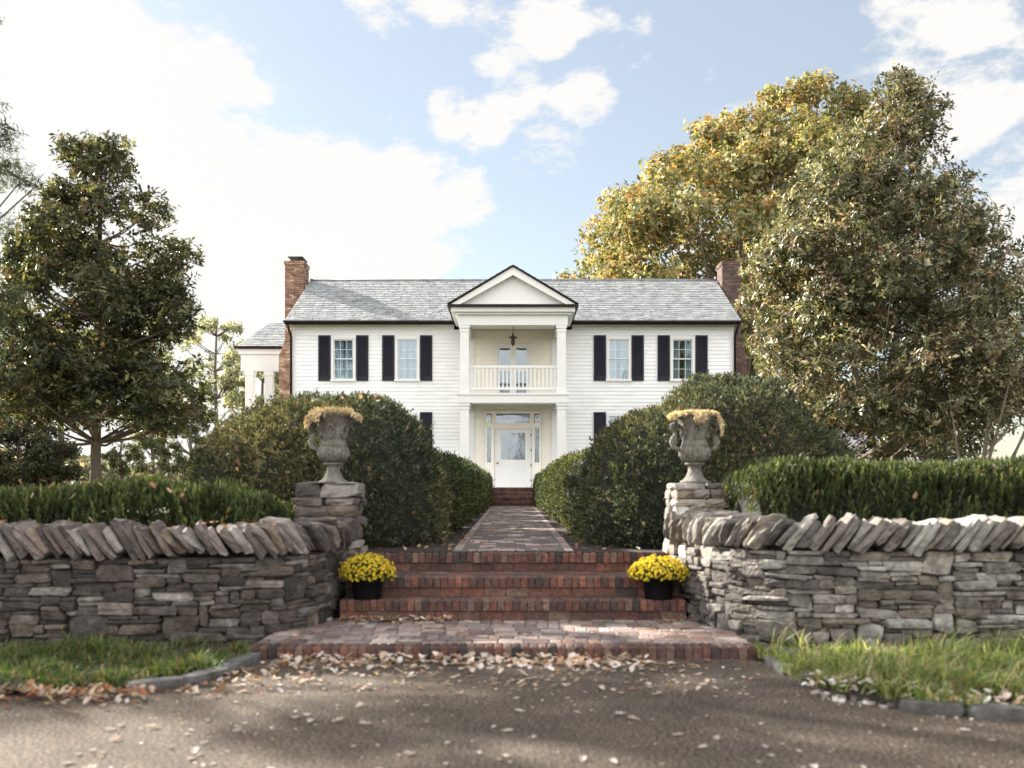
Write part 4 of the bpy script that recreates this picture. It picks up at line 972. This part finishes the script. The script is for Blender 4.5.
# chimneys: brick by brick on the faces
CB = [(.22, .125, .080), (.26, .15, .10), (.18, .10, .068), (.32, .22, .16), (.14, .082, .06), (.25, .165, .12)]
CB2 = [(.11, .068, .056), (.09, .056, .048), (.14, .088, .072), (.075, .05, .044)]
for s_ in (-1, 1):
    def secs():
        return [(.7, 5.6, 8.17, 9.30, 39.7, 42.6), (5.6, 7.0, 8.17, 9.30, 39.7, 42.6), (7.0, 10.22, 8.30, 9.17, 40.0, 42.0), (10.22, 10.40, 8.26, 9.21, 39.96, 42.04)]
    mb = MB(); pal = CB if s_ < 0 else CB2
    z = .7
    row = 0
    while z < 10.52:
        z2 = z+.075
        if z < 6.6: x0, x1, ya, yb = 8.17, 9.40, 40.1, 41.9
        elif z < 7.3: k = (z-6.6)/.7; x0, x1, ya, yb = 8.17+.28*k, 9.40-.18*k, 40.1+.3*k, 41.9-.5*k
        elif z < 10.3: x0, x1, ya, yb = 8.45, 9.22, 40.4, 41.4
        else: x0, x1, ya, yb = 8.42, 9.25, 40.37, 41.43
        if z < 3.2: z = z2; continue
        off_ = .1*(row % 2)
        x = x0-off_
        while x < x1:
            a, b = max(x, x0), min(x+.2, x1)
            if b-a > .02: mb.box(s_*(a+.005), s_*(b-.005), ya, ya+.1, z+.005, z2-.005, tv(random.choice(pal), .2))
            x += .2
        y_ = ya+.11-off_
        while y_ < yb:
            a, b = max(y_, ya+.11), min(y_+.2, yb)
            for xs in (x0, x1-.1):
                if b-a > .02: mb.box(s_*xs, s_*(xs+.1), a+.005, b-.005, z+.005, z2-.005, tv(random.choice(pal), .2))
            y_ += .2
        row += 1; z = z2
    mb.box(s_*8.20, s_*9.37, 40.13, 41.87, .7, 6.6, (.3, .26, .22)); mb.box(s_*8.48, s_*9.19, 40.43, 41.37, 6.6, 10.5, (.3, .26, .22)); mb.box(s_*8.18, s_*9.39, 40.11, 41.89, .7, 3.2, (.25, .12, .08)); mb.box(s_*8.3, s_*8.47, 40.6, 41.2, 7.0, 9.6, (.3, .26, .22))
    ch = mb.build('chimney', M['chimney'], house)
    if s_ < 0:
        mb = MB(); mb.box(-9.10, -8.5, 40.4, 41.4, 10.68, 10.71, (.5, .5, .5))
        for xx in (-9.0, -8.6):
            for y_ in (40.5, 41.3): mb.tube([(xx, y_, 10.45), (xx, y_, 10.7)], .02, 6, (.3, .3, .3))
        mb.build('chimney_cap', M['kerb'], ch)
# left wing: slate roof on an open two storey porch
mb = MB(); slates(mb, lambda t: -11.75, lambda t: -9.0, 42.6, 7.38, 45.6, 8.85)
mb2 = MB(); mb2.add([(-11.8, 42.6, 7.36), (-9, 42.6, 7.36), (-9, 45.6, 8.83), (-11.2, 45.6, 8.83), (-11.8, 48.6, 7.36), (-9, 48.6, 7.36)], [(0, 1, 2, 3), (3, 2, 5, 4), (0, 3, 4)]); mb2.build('wing_roof_deck', M['copper'], house)
# hip the left end: clip slates left of the hip line
keep = MB(); 
for f in range(0, len(mb.f)): pass
mb = MB(); slates(mb, lambda t: -11.75+.60*t, lambda t: -9.0, 42.6, 7.38, 45.6, 8.85); mb.build('wing_roof', M['slate'], house)
mb = MB(); mb.box(-11.85, -8.9, 42.45, 42.57, 7.28, 7.39); mb.build('gutter', M['copper'], house)
mb = MB(); mb.box(-11.6, -9.3, 42.6, 43.0, 6.35, 7.30); mb.box(-11.7, -9.3, 42.55, 43.05, 7.05, 7.27); mb.build('wing_beam', M['white'], house)
for xx in (-11.25, -10.42):
    mb = MB(); mb.box(xx-.17, xx+.17, 42.62, 42.96, .7, 6.349); mb.box(xx-.2, xx+.2, 42.6, 42.98, 6.15, 6.345); mb.build('wing_column', M['white'], house)
mb = MB(); mb.box(-11.4, -9.3, 42.7, 48, 3.6, 3.9); mb.build('wing_floor', M['white'], house)
# lantern under the portico
t = thing('hanging_lantern', 'small dark bronze lantern with a flared cap hanging under the portico ceiling', 'lantern', (0, 35.6, 6.45))
mb = MB(); mb.tube([(0, 35.6, 7.20), (0, 35.6, 6.82)], .012, 6); mb.build('chain', M['iron'], t)
mb = MB(); mb.lathe([(.01, .40), (.03, .38), (.04, .30), (.17, .25), (.16, .235), (.08, .23)], (0, 35.6, 6.45), 12); mb.build('lantern_cap', M['iron'], t)
mb = MB(); mb.lathe([(.07, .23), (.065, .02), (.075, .01), (.03, -.03), (.005, -.08)], (0, 35.6, 6.45), 6, smooth=False); mb.build('lantern_body', M['iron'], t)
# white outbuilding far right
t = thing('outbuilding', 'low white clapboard outbuilding glimpsed under the right-hand magnolia', 'outbuilding', (14.5, 46, .7))
mb = MB(); clap(mb, 13.6, 19.5, .8, 3.0, 44.0, [(16.2, 17.0, 1.3, 2.6)], row=.16); clap(mb, 44.0, 49, .8, 3.0, 13.6, [], 'y', -1, row=.16); mb.build('wall', M['siding'], t)
mb = MB(); mb.add([(13.3, 43.6, 2.95), (19.8, 43.6, 2.95), (19.8, 46.5, 4.4), (13.3, 46.5, 4.4), (13.3, 49.4, 2.95), (19.8, 49.4, 2.95)], [(0, 1, 2, 3), (3, 2, 5, 4)], (.3, .3, .32)); mb.build('roof', M['slate'], t)
mb = MB(); mb.box(16.2, 17.0, 44.02, 44.05, 1.3, 2.6); mb.build('window', M['interior'], t)

# ------------------------------------------------------------------ trees
def limb(a, b, sag=.15, n=7, wob=.06):
    a = np.array(a, float); b = np.array(b, float); Ln = np.linalg.norm(b-a); pts = []
    o = rng.normal(size=3)*wob*Ln
    for i in range(n):
        t = i/(n-1); p = a+(b-a)*t; p = p+o*math.sin(t*math.pi); p[2] += -sag*Ln*math.sin(t*math.pi)*(1 if sag > 0 else 1); pts.append(p)
    return pts
def tree(name, lab, cat, base, trunk, blobs, ntips, per, leaf, asp, pal, gw, mkey, trad, group=None, bark='bark', spread=1.0, up=.3, shell=.55, twigs=140, droop=.12, tipr=.16, limbs=True, forks=None, limbr=.30):
    """trunk: list of points; blobs: (x,y,z,r[,rz]) leaf clumps; each gets a limb from the trunk"""
    t = thing(name, lab, cat, base, group)
    B = np.array([(b[0], b[1], b[2], b[3], b[4] if len(b) > 4 else b[3]) for b in blobs])
    # trunk and limbs
    mb = MB(); tp = [np.array(p, float) for p in trunk]; n = len(tp)
    mb.tube(tp, [trad*(1-.75*i/(n-1))*(1.25 if i == 0 else 1) for i in range(n)], 12)
    if forks:
        for f in forks: mb.tube(f[0], [f[1]*(1-.7*i/(len(f[0])-1)) for i in range(len(f[0]))], 10)
    paths = [tp]+([ [np.array(q, float) for q in f[0]] for f in forks] if forks else [])
    if limbs:
        for b in B:
            best = None
            for pth in paths:
                for i in range(len(pth)-1):
                    for u in (0, .33, .66):
                        q = pth[i]*(1-u)+pth[i+1]*u; dh = math.hypot(b[0]-q[0], b[1]-q[1]); want = b[2]-dh*up*1.6
                        s_ = abs(q[2]-want)+dh*.35
                        if best is None or s_ < best[0]: best = (s_, q, i/len(pth))
            q = best[1]; r0 = trad*limbr*(1-.6*best[2]); pts = limb(q, b[:3], sag=.08*(-1 if up < 0 else 1), wob=.05)
            mb.tube(pts, [r0*(1-.8*i/6) for i in range(7)], 6, cap=False)
    k = rng.choice(len(B), twigs, p=B[:, 3]**2/(B[:, 3]**2).sum())
    for j in k:
        b = B[j]; d = unit(1)[0]; e = b[:3]+d*np.array([b[3], b[3], b[4]])*.9
        mb.tube(limb(b[:3], e, 0, 4, .1), [trad*.06+.004, trad*.05+.003, trad*.035+.002, .003], 5, cap=False)
    mb.build('trunk', M[bark], t)
    wgt = (B[:, 3]**2*B[:, 4]); wgt = wgt**.8; k = rng.choice(len(B), ntips, p=wgt/wgt.sum())
    d = unit(ntips); rad = (1-rng.beta(1.2, 3.2, size=(ntips, 1))*shell*1.8).clip(.1, 1.05)
    P = B[k, :3]+d*rad*B[k][:, [3, 3, 4]]
    axis = d*.8+np.array([0, 0, .45])+rng.normal(size=(ntips, 3))*.35; axis /= np.linalg.norm(axis, axis=1, keepdims=True)
    PP = np.repeat(P, per, 0); AX = np.repeat(axis, per, 0); r = unit(ntips*per); r = r-AX*(r*AX).sum(1, keepdims=True); r /= np.maximum(1e-6, np.linalg.norm(r, axis=1, keepdims=True))
    D = AX*rng.uniform(.1, .9, size=(len(PP), 1))+r*spread
    PP = PP+AX*rng.uniform(-tipr, tipr*.3, size=(len(PP), 1))+rng.normal(size=PP.shape)*tipr*.25
    cl = np.repeat(pick(pal, gw, ntips, .22), per, 0)*(1+rng.normal(size=(len(PP), 1))*.22)
    Lf = leaf*rng.uniform(.4, 1.25, size=(len(PP), 1))
    leaf_mesh('crown', PP, D, Lf, Lf*asp, np.clip(cl, .003, 1), M[mkey], t, fold=.12, nup=AX, bend=droop)
    return t
def profile_blobs(cx, Y, prof, n, r0, r1, depth=1.0, seed=1, inner=.25):
    """prof: (py, pxmin, pxmax) silhouette; clumps fill the solid of that outline turned about its axis"""
    r_ = np.random.default_rng(seed); prof = sorted(prof); out = []
    ys = [p[0] for p in prof]; lo_ = [p[1] for p in prof]; hi_ = [p[2] for p in prof]
    areas = np.array([max(5, (hi_[i]-lo_[i]))**1.3 for i in range(len(prof))])
    tries = 0
    while len(out) < n and tries < 20000:
        tries += 1
        py = r_.uniform(ys[0], ys[-1]); a = np.interp(py, ys, lo_); b = np.interp(py, ys, hi_)
        if r_.uniform(0, max(hi_)-min(lo_)) > (b-a): continue
        c = (a+b)/2; hw_ = (b-a)/2*Y/1000; r = r_.uniform(r0, r1)*(.55+.45*min(1, hw_/ (max(hi_)-min(lo_))/ (Y/2000)))
        r = min(r, hw_*.8)
        th = r_.uniform(0, 2*math.pi); q = math.sqrt(r_.uniform(inner**2, 1))*max(0, hw_-r*.60)
        out.append((wx(c, Y)+q*math.cos(th), Y+q*math.sin(th)*depth, wz(py, Y), r, r*.8))
    return out
MP = [(0.070, 0.076, 0.036), (0.101, 0.105, 0.049), (0.035, 0.041, 0.022), (0.128, 0.092, 0.054), (0.230, 0.223, 0.101)]
MW = [4, 4, 3, 1.8, 1.2]
# left magnolia
Y = 18.0
prof = [(140, 60, 140), (165, 54, 150), (195, 46, 160), (215, 28, 172), (235, 8, 190), (265, 2, 198), (300, -8, 202), (335, -16, 206), (370, -24, 210), (395, -24, 212), (418, -10, 206)]
tree('magnolia_tree', 'dark magnolia standing left of the house, narrow top and one straight trunk', 'tree', (wx(95, Y), Y, .67),
     [(wx(95, Y), Y, .6), (wx(95.5, Y), Y, 1.6), (wx(97, Y), Y, 3.2), (wx(99, Y), Y, 5.0), (wx(101, Y), Y, 7.2)], profile_blobs(97, Y, prof, 170, .36, .60, seed=5, inner=.3), 7300, 9, .125, .40, MP, MW, 'magnolia', .115, up=.25, tipr=.10)
# right magnolia
Y = 24.0
prof = [(72, 893, 925), (95, 862, 945), (120, 858, 955), (150, 815, 962), (185, 775, 985), (220, 765, 1010), (260, 742, 1020), (300, 738, 1032), (345, 742, 1038), (385, 742, 1040), (415, 775, 1034), (445, 830, 1015), (458, 860, 1005)]
bx = wx(892, Y)
forks = [([(bx-.3, Y, .65), (bx-.9, Y-.3, 1.6), (bx-1.9, Y-.6, 2.4), (bx-3.0, Y-.5, 4.2)], .09), ([(bx+.3, Y-.1, .65), (bx+.7, Y-.4, 2.2), (bx+1.6, Y-.7, 4.8), (bx+2.0, Y, 7.5)], .10), ([(bx-.1, Y+.1, .65), (bx-.5, Y, 2.6), (bx-1.3, Y-.4, 5.2), (bx-1.6, Y-.6, 8.2)], .11), ([(bx+.5, Y, .65), (bx+1.5, Y-.5, 1.5), (bx+2.6, Y-.5, 2.8)], .08)]
tree('magnolia_tree', 'huge broad magnolia right of the house, many stems and brown leaf undersides', 'tree', (bx, Y, .70),
     [(bx, Y, .6), (bx+.05, Y, 3), (bx+.1, Y, 6), (bx+.2, Y, 10.6)], profile_blobs(892, Y, prof, 300, .5, .85, seed=9, inner=.45), 14500, 9, .150, .40,
     [(0.098, 0.104, 0.058), (0.150, 0.150, 0.087), (0.042, 0.047, 0.027), (0.195, 0.133, 0.086), (0.325, 0.299, 0.195)], [4, 4, 3, 2.4, 2.2], 'magnolia', .14, up=.35, forks=forks, twigs=260, tipr=.14, limbr=.22, bark='palebark')
# yellow-green maple behind the house
Y = 56.0
prof = [(84, 765, 835), (100, 725, 850), (125, 685, 880), (150, 668, 900), (175, 640, 900), (200, 590, 900), (225, 556, 900), (250, 546, 900), (275, 546, 900), (320, 560, 890), (350, 620, 880)]
tree('maple_tree', 'large yellow and green autumn maple rising behind the right end of the roof', 'tree', (wx(745, Y), Y, .73),
     [(wx(745, Y), Y, .6), (wx(745, Y), Y, 6), (wx(760, Y), Y, 12), (wx(770, Y), Y, 19)], profile_blobs(745, Y, prof, 230, 1.1, 1.9, seed=21, inner=.45), 18500, 7, .30, .62,
     [(0.304, 0.285, 0.138), (0.368, 0.331, 0.175), (0.221, 0.239, 0.110), (0.350, 0.230, 0.110), (0.156, 0.175, 0.078)], [3, 2.5, 3.5, 1.6, 2.6], 'oakleaf', .40, up=.5, twigs=260, spread=.9, tipr=.3, limbr=.35)
# pine at the left edge
Y = 14.2; px0 = -9.95; bl = []
r_ = np.random.default_rng(4)
for k in range(190):
    z = r_.uniform(2.4, 12.2); rr = (2.75 if z < 6.5 else 2.2 if z < 9.5 else 2.2*(1-(z-9.5)/3.2))*math.sqrt(r_.uniform(.15, 1)); th = r_.uniform(0, 6.28); bl.append((px0+rr*math.cos(th), Y+rr*math.sin(th), z, .42, .22))
for (px_, py_) in ((2, 140), (8, 165), (-8, 190), (20, 182), (-30, 160), (36, 186), (-15, 215), (-5, 260), (-20, 285)): bl.append((wx(px_, Y), Y, wz(py_, Y), .16, .09))
tree('pine_tree', 'feathery pine reaching into the picture from beyond the left edge', 'tree', (px0, Y, .66), [(px0, Y, .6), (px0+.05, Y, 4), (px0, Y, 12.4)], bl, 15000, 10, .11, .12,
     [(.07, .085, .045), (.10, .11, .06), (.05, .06, .03)], [3, 2, 2], 'softleaf', .17, up=.1, spread=.8, tipr=.10, twigs=200)
# trees beyond the left garden
def loose(px, py_top, Y, rpx, lab, pal, gw, n=1400, dense=1.0, seed=0, lowpy=440, leaf=.2, kind='garden_tree', mk='softleaf', bark='palebark', tw=220, nb=34):
    nb = int(nb*1.9)
    x = wx(px, Y); zt = wz(py_top, Y); z0 = wz(lowpy, Y); r = rpx*Y/1000; r_ = np.random.default_rng(seed+100); bl = []
    for k in range(nb):
        u = r_.uniform(0, 1); z = z0+(zt-z0)*u; rr = r*math.sin(min(1, (.25+.95*(1-u)))*math.pi*.72)*math.sqrt(r_.uniform(.1, 1)); th = r_.uniform(0, 6.28)
        bl.append((x+rr*math.cos(th), Y+rr*math.sin(th), z, r*r_.uniform(.12, .32), r*r_.uniform(.08, .2)))
    tree(kind, lab, 'tree', (x, Y, .73), [(x, Y, .65), (x+.1, Y, z0*.7), (x, Y, (z0+zt)/2), (x+.1, Y, zt)], bl, n, 7, leaf, .5, pal, gw, mk, .11*Y/40, up=.5, twigs=tw, tipr=leaf, group='trees beyond the left garden')
PL_GLARE = [(.32, .33, .21), (.40, .39, .25), (.24, .26, .15)]  # leaf tones paled: backlit sun glare put into the colour
loose(215, 318, 46, 34, 'pale sparse tree between the left magnolia and the chimney', PL_GLARE, [2, 2, 1], 620, seed=1, leaf=.20, lowpy=425, nb=26)
loose(262, 345, 60, 30, 'pale tree seen through the columns of the left wing', PL_GLARE, [2, 2, 1], 1300, seed=2, leaf=.28, lowpy=455)
loose(160, 300, 55, 46, 'loose pale tree behind the right side of the left magnolia', PL_GLARE, [2, 1, 2], 900, seed=3, leaf=.24)
loose(60, 330, 50, 50, 'loose green tree behind the left side of the left magnolia', [(.12, .15, .06), (.18, .2, .08)], [1, 1], 1400, seed=4, leaf=.26, lowpy=400)
loose(-20, 300, 42, 60, 'green tree at the far left edge beyond the garden', [(.08, .10, .04), (.12, .14, .06)], [1, 1], 1800, seed=5, leaf=.24, lowpy=440)
loose(152, 425, 40, 26, 'thin young tree right of the left magnolia trunk', [(.09, .10, .05), (.14, .14, .07)], [1, 1], 700, seed=6, leaf=.14, lowpy=470, nb=18)
loose(190, 405, 34, 32, 'small bushy tree beside the left domed shrub', [(.07, .085, .04), (.11, .12, .06)], [1, 1], 1100, seed=7, leaf=.13, lowpy=470, nb=22)
loose(18, 422, 36, 56, 'low dark conifer at the left edge below the magnolia', [(.045, .05, .028), (.07, .07, .035)], [1, 1], 3400, seed=8, leaf=.15, lowpy=492, nb=60, kind='conifer')
loose(120, 440, 48, 20, 'thin leafy sapling just right of the magnolia trunk', [(.12, .13, .06)], [1], 420, seed=9, leaf=.16, lowpy=472, nb=14)
loose(795, 300, 48, 50, 'pale bare-limbed tree between the right chimney and the magnolia', [(.20, .19, .09), (.13, .14, .06)], [1, 1], 600, seed=10, leaf=.24, lowpy=400, nb=22)
loose(392, 282, 78, 40, 'far tree whose top twigs show over the left roof ridge', [(.30, .24, .12), (.22, .2, .1)], [1, 1], 1200, seed=12, leaf=.34, lowpy=440, nb=30)
# pale multi-stem small tree on the right
Y = 21.0; x = wx(972, Y); fk = []
for (a, b, c_, e) in ((.4, .2, 1.6, .06), (1.0, -.3, 1.9, .055), (1.6, .3, 2.2, .05), (-.35, .1, 2.0, .04), (.9, .6, 2.6, .045)): fk.append(([(x, Y, .66), (x+a*.3, Y+b*.3, 1.2), (x+a*.7, Y+b, c_), (x+a*1.2, Y+b*1.4, c_+1.3)], e))
bl = [(x+random.uniform(-.8, 2), Y+random.uniform(-1, 1), random.uniform(2.6, 4.2), .5) for _ in range(14)]
tree('crape_myrtle', 'pale multi-stemmed small tree at the right edge behind the hedge', 'tree', (x, Y, .68), [(x, Y, .62), (x+.2, Y, 1.4), (x+.5, Y, 2.4), (x+.8, Y, 3.6)], bl, 260, 5, .09, .5, [(.22, .19, .10), (.17, .17, .09)], [1, 1], 'softleaf', .06, forks=fk, bark='bark', twigs=60)
# tree across the drive, seen mirrored in the glass of the front door
bl = [(3.0+random.gauss(0, 1.3), -26+random.gauss(0, 1.3), random.uniform(3, 9), .9) for _ in range(40)]
tree('garden_tree', 'brown autumn tree across the drive, mirrored in the front door glass', 'tree', (3.0, -26, 0), [(3.0, -26, 0), (3.0, -26, 3), (3.1, -26, 6), (3.1, -26, 9)], bl, 1500, 6, .22, .5, [(.16, .09, .05), (.10, .07, .04)], [1, 1], 'oakleaf', .22, twigs=120)
# far woods on the horizon
n = 52000; az = rng.uniform(-1.2, 1.2, n); dist = rng.uniform(210, 260, n); hh = (5.5+2.2*np.sin(az*9)+1.5*np.sin(az*23+1)+1.0*np.sin(az*57))*np.sqrt(rng.uniform(0, 1, n))
P = np.stack([np.sin(az)*dist, np.cos(az)*dist, .7+hh*1.2], 1)
o = leaf_mesh('far_woods', P, unit(n)+np.array([0, 0, .3]), 1.5, 1.0, pick([(.16, .15, .10), (.12, .13, .08), (.22, .18, .11)], [2, 2, 1], n), M['softleaf']); o['kind'] = 'stuff'; tag(o, 'low line of far autumn woods along the horizon', 'woods')
